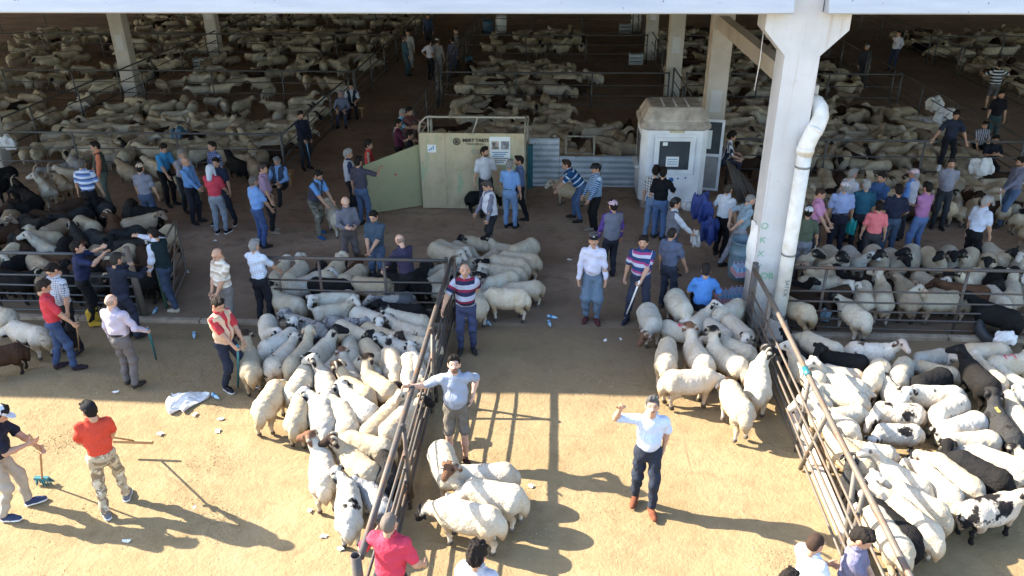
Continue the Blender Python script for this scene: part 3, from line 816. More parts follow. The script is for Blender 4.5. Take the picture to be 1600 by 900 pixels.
# ------------------------------------------------------------------ implicit surfaces (animals and people)
def surface_nets(d, lo, h):
    ins = d < 0
    cs = tuple(n - 1 for n in d.shape)
    acc = np.zeros(cs + (3,), np.float32); cnt = np.zeros(cs, np.float32)
    edges = []
    for ax in range(3):
        sl0 = [slice(None)] * 3; sl1 = [slice(None)] * 3
        sl0[ax] = slice(0, -1); sl1[ax] = slice(1, None)
        a, b = d[tuple(sl0)], d[tuple(sl1)]
        cr = ins[tuple(sl0)] != ins[tuple(sl1)]
        idx = np.argwhere(cr)
        if len(idx) == 0: continue
        t = a[cr] / (a[cr] - b[cr])
        pos = idx.astype(np.float32).copy(); pos[:, ax] += t
        o1, o2 = [q for q in range(3) if q != ax]
        for u in (0, -1):
            for v in (0, -1):
                c = idx.copy(); c[:, o1] += u; c[:, o2] += v
                ok = (c[:, o1] >= 0) & (c[:, o2] >= 0) & (c[:, o1] < cs[o1]) & (c[:, o2] < cs[o2])
                cc = c[ok]
                np.add.at(acc, (cc[:, 0], cc[:, 1], cc[:, 2]), pos[ok]); np.add.at(cnt, (cc[:, 0], cc[:, 1], cc[:, 2]), 1)
        edges.append((ax, idx, ins[tuple(sl0)][cr], o1, o2))
    m = cnt > 0
    vid = np.full(cs, -1, np.int64); vid[m] = np.arange(m.sum())
    V = acc[m] / cnt[m][:, None] * h + np.asarray(lo, np.float32)
    Q = []
    for ax, idx, s, o1, o2 in edges:
        ok = (idx[:, o1] > 0) & (idx[:, o2] > 0) & (idx[:, o1] < cs[o1]) & (idx[:, o2] < cs[o2])
        i = idx[ok]; s = s[ok]
        g = lambda u, v: vid[tuple((i + np.eye(3, dtype=int)[o1] * u + np.eye(3, dtype=int)[o2] * v).T)]
        q = np.stack([g(-1, -1), g(0, -1), g(0, 0), g(-1, 0)], 1)
        flip = s if ax != 1 else ~s
        q[~flip] = q[~flip][:, ::-1]
        Q.append(q)
    return V, np.concatenate(Q)

A3 = lambda p: np.array(p, np.float32)
def rc(a, b, ra, rb, sq=None, f=1.0): return ('rc', A3(a), A3(b), ra, rb, None if sq is None else A3(sq), f)
def el(c, r, rot=None): return ('el', A3(c), A3(r), rot)
def field(prims, h, k=.05, clips=(), wob=None, pad=.03):
    bb = []
    for p in prims:
        if p[0] == 'rc':
            r = max(p[3], p[4]); bb.append((np.minimum(p[1], p[2]) - r, np.maximum(p[1], p[2]) + r))
        else:
            r = p[2] if p[3] is None else np.full(3, p[2].max()); bb.append((p[1] - r, p[1] + r))
    lo = np.min([b[0] for b in bb], 0) - pad - h; hi = np.max([b[1] for b in bb], 0) + pad + h
    n = np.ceil((hi - lo) / h).astype(int) + 1
    ax = [lo[i] + h * np.arange(n[i], dtype=np.float32) for i in range(3)]
    d = np.full(tuple(n), .25, np.float32)
    for p, (b0, b1) in zip(prims, bb):
        m = k + 2 * h
        s = []
        for i in range(3):
            i0 = max(0, int((b0[i] - m - lo[i]) / h)); i1 = min(n[i], int((b1[i] + m - lo[i]) / h) + 2)
            s.append(slice(i0, i1))
        X = ax[0][s[0]][:, None, None]; Y = ax[1][s[1]][None, :, None]; Z = ax[2][s[2]][None, None, :]
        if p[0] == 'rc':
            _, a, b, ra, rb, sq, f = p
            x, y, z = X - a[0], Y - a[1], Z - a[2]
            if sq is not None:
                dt = (x * sq[0] + y * sq[1] + z * sq[2]) * (f - 1)
                x = x + dt * sq[0]; y = y + dt * sq[1]; z = z + dt * sq[2]
            ab = b - a
            t = np.clip((x * ab[0] + y * ab[1] + z * ab[2]) / max(1e-9, float(ab @ ab)), 0, 1)
            e = np.sqrt((x - t * ab[0]) ** 2 + (y - t * ab[1]) ** 2 + (z - t * ab[2]) ** 2) - (ra + (rb - ra) * t)
            if sq is not None: e = e / (1 + (f - 1) * .5)
        else:
            _, c, r, rot = p
            x, y, z = X - c[0], Y - c[1], Z - c[2]
            if rot is not None:
                q = [rot[0, i] * x + rot[1, i] * y + rot[2, i] * z for i in range(3)]; x, y, z = q
            k0 = np.sqrt((x / r[0]) ** 2 + (y / r[1]) ** 2 + (z / r[2]) ** 2)
            k1 = np.sqrt((x / r[0] ** 2) ** 2 + (y / r[1] ** 2) ** 2 + (z / r[2] ** 2) ** 2)
            e = k0 * (k0 - 1) / np.maximum(k1, 1e-6)
        o = d[tuple(s)]
        hh = np.maximum(k - np.abs(o - e), 0) / k
        d[tuple(s)] = np.minimum(o, e) - hh * hh * k * .25
    X, Y, Z = ax[0][:, None, None], ax[1][None, :, None], ax[2][None, None, :]
    if wob is not None: d = d + wob(X, Y, Z)
    for (c, nrm) in clips:
        d = np.maximum(d, (X - c[0]) * nrm[0] + (Y - c[1]) * nrm[1] + (Z - c[2]) * nrm[2])
    return d, lo
def sdf(prims, h, k=.05, clips=(), wob=None):
    d, lo = field(prims, h, k, clips, wob)
    return surface_nets(d, lo, h)
def set_attr(me, name, arr4):
    at = me.color_attributes.new(name, 'FLOAT_COLOR', 'POINT')
    at.data.foreach_set('color', np.ascontiguousarray(arr4, np.float32).ravel())
def sstep(x, a, b):
    t = np.clip((x - a) / (b - a), 0, 1); return t * t * (3 - 2 * t)
def segd(V, a, b):
    a, b = A3(a), A3(b); ab = b - a
    t = np.clip(((V - a) @ ab) / (ab @ ab), 0, 1)
    return np.linalg.norm(V - a - t[:, None] * ab, axis=1)

# ------------------------------------------------------------------ sheep and goats
def sheep_frame(hp, hy, goat=False):
    nb = Vector((.34, 0, .62))
    hd = {'u': Vector((.25, 0, .30)), 'l': Vector((.34, 0, .15)), 'd': Vector((.36, 0, -.14))}[hp]
    md = {'u': Vector((.19, 0, -.07)), 'l': Vector((.165, 0, -.115)), 'd': Vector((.10, 0, -.17))}[hp]
    hd = Matrix.Rotation(R(38) * hy, 3, 'Z') @ hd
    md = Matrix.Rotation(R(64) * hy, 3, 'Z') @ md
    head = nb + hd
    muz = head + md
    f = md.normalized(); s = Vector((0, 0, 1)).cross(f).normalized(); u = f.cross(s)
    return nb, head, muz, f, s, u
def make_sheep(hp, hy, h, goat=False, seed=0):
    nb, head, muz, f, s, u = sheep_frame(hp, hy, goat)
    rr = random.Random(seed)
    P = []
    if not goat:
        P += [rc((-.34, 0, .56), (.28, 0, .57), .215, .205), el((-.03, 0, .50), (.46, .255, .22)), el((-.36, 0, .56), (.21, .215, .215)), el((.31, 0, .55), (.18, .19, .22))]
        P += [el((-.565, 0, .47), (.085, .125, .165)), rc((-.55, 0, .40), (-.57, 0, .28), .07, .035)]
    else:
        P += [rc((-.36, 0, .60), (.30, 0, .60), .165, .165, (0, 1, 0), 1.1), el((-.05, 0, .54), (.40, .20, .19)), el((.30, 0, .56), (.15, .155, .2)), rc((-.48, 0, .68), (-.60, 0, .76), .035, .025)]
    P += [rc(nb, nb.lerp(head, .55), .145 if not goat else .12, .105), rc(nb.lerp(head, .5), head, .11 if not goat else .09, .082)]
    P += [rc(head, head.lerp(muz, .55), .092, .070), rc(head.lerp(muz, .4), muz + f * .015, .073, .049), rc(muz + f * .015, muz - u * .015, .048, .044)]
    st = [rr.uniform(-.07, .07) for _ in range(4)]
    for i, (sx) in enumerate((-1, 1)):
        y = .115 * sx; a = st[i]
        P += [rc((.29, y, .46), (.29 + a * .5, y, .27), .085, .045), rc((.29 + a * .5, y, .27), (.28 + a, y, .06), .040, .030), rc((.285 + a, y, .055), (.31 + a, y, .028), .034, .036)]
        a = st[2 + i]; y = .125 * sx
        P += [rc((-.37, y, .50), (-.31 + a * .4, y * 1.05, .36), .13, .085), rc((-.31 + a * .4, y * 1.05, .36), (-.42 + a, y, .25), .072, .042), rc((-.42 + a, y, .25), (-.40 + a, y, .06), .040, .030), rc((-.395 + a, y, .055), (-.365 + a, y, .028), .034, .036)]
    for sx in (-1, 1):
        b0 = head + s * .06 * sx + u * .03 - f * .01
        b1 = head + s * .135 * sx - u * .01 - f * .04
        b2 = head + s * .175 * sx - u * .085 - f * .045
        P += [rc(b0, b1, .022, .032), rc(b1, b2, .032, .020)]
    ph = [rr.uniform(0, 6) for _ in range(6)]
    def wob(X, Y, Z):
        a = .0035 if not goat else .003
        return a * (np.sin(31 * X + ph[0] + 4 * np.sin(9 * Z)) * np.sin(29 * Y + ph[1]) + .8 * np.sin(19 * Z + ph[2] + 3 * np.sin(12 * X)) * np.sin(22 * X + ph[3])) * np.clip((Z - .25) * 4, 0, 1) + .0032 * np.sin(67 * X + 5 * np.sin(23 * Y + ph[4])) * np.sin(71 * Y + 4 * np.sin(31 * Z + ph[5])) * np.sin(59 * Z + ph[0]) * np.clip((Z - .25) * 4, 0, 1)
    V, Q = sdf(P, h, .055 if h < .04 else .07, wob=wob)
    me = fast_mesh('sheep' if not goat else 'goat', V, Q)
    hd3, mz3 = A3(head), A3(muz)
    df = segd(V, hd3 + A3(f) * .02, mz3)
    Rm = sstep(-df, -.125, -.095)
    hdn = np.linalg.norm(V - hd3, axis=1)
    Rm = np.maximum(Rm, sstep(-hdn, -.135, -.105))
    Gm = sstep(-V[:, 2], -.30, -.20) * (1 - Rm)
    B = np.zeros(len(V)); Al = np.zeros(len(V))
    for sx in (-1, 1):
        e = A3(head + f * .055 + s * .055 * sx + u * .025)
        B = np.maximum(B, sstep(-np.linalg.norm(V - e, axis=1), -.055, -.034))
        Al = np.maximum(Al, sstep(-segd(V, A3(head + s * .11 * sx + u * .01 - f * .03), A3(head + s * .175 * sx - u * .085 - f * .045)), -.06, -.04))
    B = np.maximum(B, sstep(-np.linalg.norm(V - A3(muz + f * .02), axis=1), -.052, -.036))
    hoof = sstep(-V[:, 2], -.12, -.085)
    B = np.maximum(B, hoof * .9)
    set_attr(me, 'Reg', np.stack([Rm, Gm, B, Al], 1))
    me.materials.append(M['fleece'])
    return me
SH = {}
for i, hp in enumerate('uld'):
    for j, hy in enumerate((-1, 0, 1)):
        for lod, h in (('n', .0165), ('f', .030)):
            SH[(hp, hy, lod)] = make_sheep(hp, hy, h, False, i * 3 + j)
            if hp != 'd': SH[(hp, hy, lod, 'g')] = make_sheep(hp, hy, h, True, i * 3 + j)
def horn_mesh(kind):
    mb = MB()
    for sx in (-1, 1):
        pts, rs = [], []
        n = 16
        for i in range(n + 1):
            t = i / n
            if kind == 'ram':
                a = t * 5.2
                r = .085 - .02 * t
                pts.append((-.02 - r * math.sin(a) * 1.0, sx * (.055 + .12 * t), .055 - .085 + .085 * math.cos(a) + .02)); rs.append(.028 * (1 - .78 * t))
            else:
                pts.append((-.02 - .30 * t, sx * (.04 + .10 * t * t), .06 + .20 * math.sin(t * 2.2))); rs.append(.020 * (1 - .75 * t))
        mb.tube(pts, rs, 7)
    return mb.mesh('horns')
HORN = {'ram': horn_mesh('ram'), 'goat': horn_mesh('goat')}
for hm in HORN.values(): hm.materials.append(M['horn'])

BLK, DKB, WHT = (.016, .015, .016), (.055, .030, .020), (.66, .62, .55)
COATS = {   # coat, face, legs, eye patches, ears, patch, amount, words
 'W': ((.55, .50, .405), (.54, .49, .42), (.58, .52, .44), (.10, .08, .07), (.5, .43, .37), BLK, 0, 'white'),
 'K': ((.55, .50, .405), BLK, (.52, .47, .40), BLK, BLK, BLK, 0, 'white black-faced'),
 'B': ((.54, .50, .43), (.15, .08, .05), (.42, .34, .26), (.04, .03, .02), (.15, .08, .05), BLK, 0, 'white brown-faced'),
 'S': ((.54, .51, .45), (.55, .51, .45), (.50, .45, .38), BLK, BLK, BLK, 0, 'white black-eyed'),
 'C': ((.52, .44, .32), (.50, .44, .34), (.46, .36, .25), (.07, .05, .04), (.4, .3, .22), DKB, 0, 'cream'),
 'c': ((.52, .44, .32), (.04, .028, .022), (.36, .27, .18), BLK, (.03, .02, .02), DKB, 0, 'cream dark-faced'),
 'G': ((.36, .36, .36), (.33, .32, .31), (.30, .29, .27), (.05, .05, .05), (.2, .2, .2), (.11, .11, .12), .26, 'speckled grey'),
 'P': ((.54, .51, .45), (.50, .47, .42), (.40, .36, .32), BLK, BLK, BLK, .155, 'black-spotted white'),
 'Q': ((.56, .53, .48), BLK, BLK, BLK, BLK, BLK, .285, 'black and white pied'),
 'p': ((.64, .58, .50), (.45, .36, .30), (.45, .36, .28), (.09, .05, .035), (.10, .055, .04), (.10, .055, .038), .20, 'brown-spotted white'),
 'k': ((.017, .017, .018), (.015, .014, .015), (.016, .015, .015), (.03, .03, .03), (.014, .014, .014), BLK, 0, 'black'),
 'j': ((.040, .041, .043), (.022, .022, .022), (.02, .02, .02), BLK, BLK, BLK, .18, 'charcoal grey'),
 'n': ((.055, .034, .024), (.035, .022, .016), (.03, .02, .015), BLK, (.03, .02, .015), BLK, 0, 'dark brown'),
 'N': ((.11, .062, .038), (.07, .038, .025), (.06, .035, .022), BLK, (.05, .03, .02), BLK, 0, 'brown'),
 't': ((.44, .35, .25), (.25, .18, .13), (.28, .21, .15), BLK, (.15, .1, .07), DKB, 0, 'tan'),
 'd': ((.60, .51, .365), (.52, .45, .35), (.31, .26, .2), (.06, .05, .04), (.2, .16, .12), BLK, 0, 'dusty beige'),
 'D': ((.60, .515, .38), BLK, (.30, .25, .2), BLK, BLK, BLK, 0, 'dusty black-faced'),
}
SPECS = []     # every animal: dict(pos, ang, coat, pose, horn, goat, pen, scale)
def sheep_px(pen, lst, relax=True):
    out = []
    for e in lst:
        rx, ry, sx, sy, code = e[:5]
        a, b = G(rx, ry, .54), G(sx, sy, .54)
        d = b - a
        c = (a + b) / 2
        sc = min(.85, max(.70, d.length / .70))
        hp = code[1]; hy = {'L': 1, '0': 0, 'R': -1}[code[2]]
        out.append(dict(x=c.x, y=c.y, a=math.atan2(d.y, d.x), coat=code[0], hp=hp, hy=hy, horn=('ram' if 'h' in code[3:] else 'goat' if 'G' in code[3:] else None), goat='g' in code[3:], pen=pen, s=sc, mark=e[5] if len(e) > 5 else None))
    if relax: relax_list(out)
    SPECS.extend(out)
    return out
def relax_list(L, it=40, fixed=(), keep=.08):
    n = len(L)
    if n < 2: return
    P0 = np.array([[q['x'], q['y']] for q in L]); P = P0.copy()
    A = np.array([q['a'] for q in L]); sc = np.array([q['s'] for q in L])
    U = np.stack([np.cos(A), np.sin(A)], 1)
    for _ in range(it):
        C = np.stack([P - U * (.30 * sc)[:, None], P, P + U * (.30 * sc)[:, None]], 1)     # n,3,2
        F = np.zeros_like(P)
        for i in range(3):
            for j in range(3):
                d = C[:, None, i] - C[None, :, j]
                r = np.linalg.norm(d, axis=2) + 1e-6
                mn = .205 * (sc[:, None] + sc[None, :])
                ov = np.clip(mn - r, 0, None); np.fill_diagonal(ov, 0)
                F += (d / r[..., None] * ov[..., None]).sum(1) * .16
        P = P + F + (P0 - P) * keep
        for q in L:
            pass
    for q, p in zip(L, P): q['x'], q['y'] = float(p[0]), float(p[1])

# crowded flock left of the lane fence
FL = [(497, 476, 556, 468, 'WuRg'), (505, 512, 452, 494, 'Gl0'), (512, 500, 552, 505, 'Gl0'), (555, 486, 592, 500, 'SlR'), (655, 503, 606, 494, 'Kl0'), (665, 482, 596, 478, 'kl0'),
 (660, 518, 622, 506, 'Pl0'), (518, 508, 560, 528, 'Gl0'), (575, 510, 610, 524, 'Cl0'), (668, 530, 622, 524, 'WlL'), (418, 552, 470, 524, 'PlL'), (428, 575, 478, 528, 'Pl0'),
 (448, 578, 488, 532, 'Cu0'), (480, 574, 514, 540, 'KuR'), (548, 556, 545, 530, 'Wd0'), (572, 538, 590, 566, 'CdL'), (552, 560, 580, 578, 'WdR'), (604, 545, 612, 578, 'Gd0'),
 (626, 556, 626, 596, 'Gd0'), (664, 552, 612, 540, 'Cl0'), (668, 580, 660, 552, 'Cl0'), (462, 614, 490, 568, 'Wl0'), (414, 640, 442, 598, 'Cd0'), (518, 606, 508, 574, 'SuL'),
 (585, 614, 532, 580, 'Cu0h'), (588, 602, 552, 578, 'cuR'), (610, 622, 640, 598, 'Cl0'), (472, 652, 482, 618, 'cdL'), (520, 656, 508, 616, 'SlL'), (552, 662, 540, 624, 'WlL'),
 (600, 640, 562, 612, 'Wl0'), (560, 672, 602, 630, 'CuR'), (610, 672, 648, 632, 'KlRh'), (607, 692, 552, 678, 'Cd0'), (592, 738, 546, 700, 'CuLh'), (506, 762, 500, 694, 'BuL'),
 (548, 815, 547, 748, 'PlL'), (617, 778, 590, 745, 'GlL'), (624, 736, 620, 700, 'jl0'), (398, 582, 392, 536, 'cu0'), (530, 545, 516, 558, 'Gl0'), (566, 585, 556, 566, 'Bu0')]
sheep_px('left flock', FL)
sheep_px('left edge', [(62, 520, 18, 508, 'PdL'), (18, 540, -22, 548, 'ndL'), (10, 488, -20, 480, 'Wl0')], False)
rq = random.Random(12)
for q in SPECS:
    if q['pen'] == 'left flock' and q['coat'] in 'WCG' and rq.random() < .38: q['coat'] = {'W': 'K', 'C': 'c', 'G': 'K'}[q['coat']] if rq.random() < .6 else ('S' if q['coat'] != 'C' else 'P')
# pen behind the cross fence
FM = [(430, 440, 447, 418, 'Wl0'), (456, 442, 480, 418, 'WlL'), (484, 438, 500, 424, 'jl0'), (500, 440, 522, 418, 'Cl0'), (530, 450, 568, 424, 'Cd0'), (540, 425, 556, 410, 'Nl0'), (588, 440, 610, 422, 'kl0'),
 (442, 470, 492, 450, 'PlR'), (608, 456, 536, 450, 'CdL'), (655, 470, 600, 462, 'kl0'), (630, 450, 660, 430, 'kl0'), (520, 478, 470, 474, 'kd0'), (668, 440, 690, 424, 'Kd0')]
sheep_px('fenced flock', FM)
# flock moving up the lane
FC = [(652, 388, 686, 402, 'Wl0'), (686, 384, 716, 396, 'Wl0'), (716, 380, 734, 388, 'Wd0'), (764, 376, 740, 372, 'KlL'), (800, 384, 776, 380, 'Ku0'), (826, 388, 792, 402, 'Wd0'), (832, 402, 790, 398, 'Wd0'),
 (672, 420, 694, 414, 'Wl0'), (672, 442, 692, 446, 'Ku0'), (716, 400, 748, 404, 'KlR'), (768, 394, 752, 406, 'KlL'), (812, 412, 772, 406, 'Wd0'), (806, 426, 766, 422, 'WlL'), (726, 432, 752, 424, 'Wl0'), (800, 428, 764, 440, 'Wd0'),
 (760, 436, 738, 428, 'Gl0'), (836, 442, 796, 446, 'WdR'), (812, 464, 762, 462, 'Kd0'), (752, 480, 738, 448, 'KuR'), (668, 456, 684, 462, 'Wl0')]
sheep_px('lane flock', FC)
# white flock by the column
FR = [(1012, 476, 1024, 508, 'BdRh'), (1056, 464, 1072, 490, 'Wd0'), (1046, 500, 1080, 512, 'WdR', 'red'), (1040, 574, 1044, 528, 'Wd0'), (1108, 576, 1076, 530, 'Bu0'), (1160, 570, 1112, 540, 'KuR'), (1166, 552, 1118, 532, 'Wd0'),
 (1118, 500, 1138, 514, 'SdR'), (1134, 500, 1160, 524, 'SlR'), (1124, 494, 1158, 474, 'Wd0'), (1086, 500, 1104, 486, 'SuR'), (1044, 592, 1116, 588, 'Bd0'), (1166, 648, 1136, 600, 'Wd0'), (1188, 614, 1186, 564, 'KuRh')]
sheep_px('column-side flock', FR)
FT = [(668, 700, 682, 744, 'WdL'), (788, 738, 722, 742, 'BuLh'), (806, 772, 730, 758, 'WdL'), (768, 808, 690, 790, 'Kd0')]
sheep_px('near group', FT)
# right sunlit pen
FRR = [(1318, 552, 1245, 522, 'Wd0'), (1366, 572, 1292, 562, 'kuL'), (1330, 540, 1398, 544, 'puR'), (1474, 542, 1438, 548, 'SdL'), (1570, 546, 1512, 548, 'Wd0'), (1552, 566, 1600, 562, 'KuL', 'H'),
 (1492, 572, 1446, 562, 'Cd0'), (1412, 596, 1428, 560, 'WdR'), (1386, 562, 1362, 604, 'Wd0'), (1356, 582, 1302, 572, 'SlL'), (1342, 604, 1274, 578, 'WuL'), (1472, 584, 1424, 602, 'kdL'), (1560, 606, 1514, 564, 'kuL'),
 (1562, 588, 1532, 562, 'Wl0'), (1600, 590, 1574, 574, 'Wl0'), (1342, 620, 1284, 604, 'WlL'), (1432, 664, 1378, 662, 'PdL'), (1436, 634, 1376, 630, 'PdL'), (1484, 612, 1416, 610, 'PlL'), (1514, 618, 1454, 652, 'PdL'),
 (1534, 642, 1468, 664, 'SdL'), (1556, 674, 1478, 680, 'KlL'), (1594, 696, 1546, 630, 'ju0', 'yellow'), (1606, 680, 1574, 634, 'Wl0'), (1600, 734, 1500, 700, 'Sd0'), (1572, 752, 1486, 708, 'kd0'), (1528, 764, 1460, 714, 'Cd0'),
 (1498, 782, 1430, 722, 'Wd0'), (1458, 768, 1368, 716, 'WuL'), (1464, 800, 1384, 756, 'WlL'), (1458, 838, 1372, 766, 'WlL'), (1358, 672, 1262, 620, 'WlL'), (1348, 726, 1290, 680, 'Cl0'), (1414, 846, 1340, 782, 'kd0'),
 (1342, 760, 1318, 742, 'juRh'), (1505, 792, 1590, 772, 'QuR'), (1342, 842, 1302, 786, 'Wd0'), (1250, 590, 1216, 560, 'WuL'), (1228, 545, 1212, 530, 'ku0'), (1284, 640, 1330, 634, 'KdR'), (1240, 620, 1222, 590, 'Wl0'),
 (1622, 640, 1600, 612, 'Wl0'), (1400, 612, 1380, 590, 'Kl0'), (1390, 700, 1330, 690, 'Wl0')]
sheep_px('right flock', FRR)
# goats and rams at the far left
FG = [(82, 304, 62, 282, 'WuLGg'), (112, 300, 84, 268, 'tlLGg'), (30, 300, 8, 280, 'kl0g'), (56, 312, 34, 298, 'kdLGg'), (120, 272, 98, 268, 'WlLGg'), (12, 262, -14, 268, 'kl0g'), (100, 256, 76, 262, 'GlLGg'), (112, 248, 124, 262, 'Gd0h'),
 (210, 270, 186, 258, 'tl0h'), (250, 262, 230, 254, 'DlLh'), (224, 292, 248, 284, 'ClRg'), (312, 296, 272, 284, 'Kl0'), (384, 260, 362, 250, 'kuLGg'), (398, 264, 388, 254, 'tl0g'), (20, 284, -4, 296, 'kl0g'), (396, 228, 376, 214, 'du0')]
sheep_px('far left goats', FG)
sheep_px('held sheep', [(534, 346, 512, 322, 'Wl0'), (912, 298, 872, 290, 'dlL'), (738, 302, 766, 300, 'kdR')], False)
# black flock, left
FD = []
def grid_px(x0, x1, y0, y1, nx, ny, codes, seed, face=None, jit=.3):
    rr = random.Random(seed); out = []
    for j in range(ny):
        for i in range(nx):
            px = x0 + (x1 - x0) * (i + .5 + rr.uniform(-jit, jit)) / nx; py = y0 + (y1 - y0) * (j + .5 + rr.uniform(-jit, jit)) / ny
            a = rr.choice(face) if face else rr.uniform(0, 360)
            a += rr.uniform(-25, 25)
            dx, dy = 22 * math.cos(R(a)), 12 * math.sin(R(a))
            out.append((px - dx, py + dy, px + dx, py - dy, rr.choice(codes) + rr.choice('ulldd') + rr.choice('L00R') + (rr.choice(['', '', 'h']) if 'k' in codes else '')))
    return out
FD = [(100, 410, 40, 372, 'WuL'), (152, 360, 118, 344, 'Cd0'), (92, 352, 62, 366, 'tdRh'), (60, 425, 20, 430, 'Nl0')]
fd2 = grid_px(-34, 250, 318, 456, 8, 7, 'kknnjjNkdt', 5, (0, 180, 140, 40, 90, 210, 250, 320), .62)
FD += [q for q in fd2 if not any(math.hypot((q[0] + q[2]) / 2 - (e[0] + e[2]) / 2, ((q[1] + q[3]) / 2 - (e[1] + e[3]) / 2) * 1.6) < 24 for e in FD)]
fdl = sheep_px('black flock', FD)
# crowded pen right of the column
FMR = [(1366, 492, 1364, 458, 'Wd0'), (1392, 490, 1388, 458, 'WuL'), (1430, 480, 1416, 452, 'tlL'), (1500, 458, 1444, 462, 'Cu0'), (1568, 470, 1566, 436, 'Ku0'), (1556, 476, 1492, 470, 'Nl0'), (1262, 470, 1226, 462, 'nl0'), (1296, 476, 1330, 466, 'nd0'), (1246, 442, 1296, 446, 'WlR'),
       (1340, 440, 1306, 430, 'ku0'), (1590, 492, 1570, 470, 'SdL'), (1244, 490, 1270, 500, 'nl0'), (1530, 500, 1500, 492, 'Cd0')]
rr_ = random.Random(3)
for i in range(15):
    x = 1236 + i * 27 + rr_.uniform(-10, 10); y = 398 + rr_.uniform(-8, 5)
    FMR.append((x - rr_.uniform(-22, 26), y, x + rr_.uniform(-6, 10), y + 19, rr_.choice('KKSKDKP') + 'u' + rr_.choice('L0R')))
for i in range(9):
    x = 1256 + i * 41 + rr_.uniform(-12, 12); y = 426 + rr_.uniform(-7, 8)
    FMR.append((x - rr_.uniform(-30, 30), y, x + rr_.uniform(-12, 12), y + 15, rr_.choice('knSKKWtD') + rr_.choice('uul') + rr_.choice('L0R')))
sheep_px('right fenced flock', FMR)
for q in SPECS:
    if q['pen'] in ('fenced flock', 'black flock', 'right fenced flock'): q['y'] = max(q['y'], 14.05)
    if q['pen'] == 'fenced flock': q['x'] = min(-2.35, max(q['x'], -5.9))
    if q['pen'] == 'black flock': q['x'] = min(-8.5, q['x'])
    if q['pen'] == 'right fenced flock': q['x'] = max(q['x'], 4.75)
    if q['pen'] == 'left flock': q['x'] = min(q['x'], -2.32); q['y'] = min(q['y'], 12.95)
    if q['pen'] == 'right flock': q['x'] = max(q['x'], 4.12); q['y'] = min(q['y'], 12.9)
    if q['pen'] in ('lane flock',): q['x'] = max(q['x'], -1.8 if q['y'] < 13.8 else -2.4)
    if q['pen'] in ('column-side flock', 'near group'): q['x'] = min(max(q['x'], -1.45), 3.25)
for nm in ('fenced flock', 'black flock', 'right fenced flock', 'left flock', 'right flock'):
    relax_list([q for q in SPECS if q['pen'] == nm], 15, keep=.2)
for q in SPECS:
    if q['pen'] in ('fenced flock', 'black flock', 'right fenced flock'): q['y'] = max(q['y'], 13.85)
    if q['pen'] == 'left flock': q['x'] = min(q['x'], -2.28); q['y'] = min(q['y'], 13.0)
    if q['pen'] == 'right flock': q['x'] = max(q['x'], 4.08); q['y'] = min(q['y'], 12.95)

def in_poly(x, y, poly):
    c = False; n = len(poly)
    for i in range(n):
        (x1, y1), (x2, y2) = poly[i], poly[i - 1]
        if (y1 > y) != (y2 > y) and x < (x2 - x1) * (y - y1) / (y2 - y1) + x1: c = not c
    return c
def fill_gaps(pen, poly, codes, seed, sep=.50, maxn=40, ang=None):
    rr = random.Random(seed)
    xs = [p[0] for p in poly]; ys = [p[1] for p in poly]; got = 0
    for _ in range(2500):
        px, py = rr.uniform(min(xs), max(xs)), rr.uniform(min(ys), max(ys))
        if not in_poly(px, py, poly): continue
        g = G(px, py, .5)
        a = rr.uniform(0, 6.28) if ang is None else R(ang + rr.uniform(-50, 50))
        ok = True
        for q in SPECS:
            if abs(q['x'] - g.x) > 1.6 or abs(q['y'] - g.y) > 1.6: continue
            for k in (-.28, 0, .28):
                for k2 in (-.26, 0, .26):
                    if math.hypot(q['x'] + k * math.cos(q['a']) - g.x - k2 * math.cos(a), q['y'] + k * math.sin(q['a']) - g.y - k2 * math.sin(a)) < sep * .74: ok = False
        if ok:
            SPECS.append(dict(x=g.x, y=g.y, a=a, coat=rr.choice(codes), hp=rr.choice('ulld'), hy=rr.choice((-1, 0, 0, 1)), horn=None, goat=False, pen=pen, s=rr.uniform(.68, .82), mark=None)); got += 1
            if got >= maxn: break
fill_gaps('left flock', [(410, 505), (675, 478), (672, 560), (628, 640), (600, 745), (548, 800), (505, 740), (470, 660), (415, 600)], 'WWWCKKSSPcGWK', 61)
fill_gaps('right flock', [(1250, 540), (1600, 545), (1660, 640), (1640, 740), (1500, 770), (1420, 830), (1352, 800), (1275, 640)], 'WWWWKKSSPCCk', 62, ang=150)
fill_gaps('fenced flock', [(430, 425), (680, 420), (670, 470), (440, 470)], 'WCKkG', 63)
fill_gaps('right fenced flock', [(1240, 410), (1620, 410), (1640, 490), (1240, 490)], 'WKKSkntC', 64, ang=90)
fill_gaps('lane flock', [(668, 385), (820, 385), (810, 440), (740, 450), (680, 430)], 'WWK', 65)
fill_gaps('column-side flock', [(1040, 490), (1160, 490), (1165, 560), (1110, 570)], 'WWKS', 66)
# barn pens
def fill(pen, x0, x1, y0, y1, n, codes, seed, clus=1.0, face=None):
    rr = random.Random(seed); out = []; tries = 0
    while len(out) < n and tries < 6000:
        tries += 1
        x, y = rr.uniform(x0, x1), rr.uniform(y0, y1)
        a = R(rr.choice(face) + rr.uniform(-35, 35)) if face else rr.uniform(0, 6.28)
        if any((x - q['x']) ** 2 + (y - q['y']) ** 2 < (.37 * clus) ** 2 for q in out): continue
        out.append(dict(x=x, y=y, a=a, coat=rr.choice(codes), hp=rr.choice('ulllddd'), hy=rr.choice((-1, 0, 0, 1)), horn=None, goat=False, pen=pen, s=rr.uniform(.64, .84), mark=None))
    relax_list(out, 25)
    for q in out: q['x'] = min(x1, max(x0, q['x'])); q['y'] = min(y1, max(y0, q['y']))
    SPECS.extend(out)
dd = 'dddddDDDWWttdn'
fill('left barn pen', -16.4, -8.4, 22.4, 26.4, 110, dd, 21)
fill('left barn pen', -16.2, -8.6, 26.4, 29.8, 28, dd, 22)
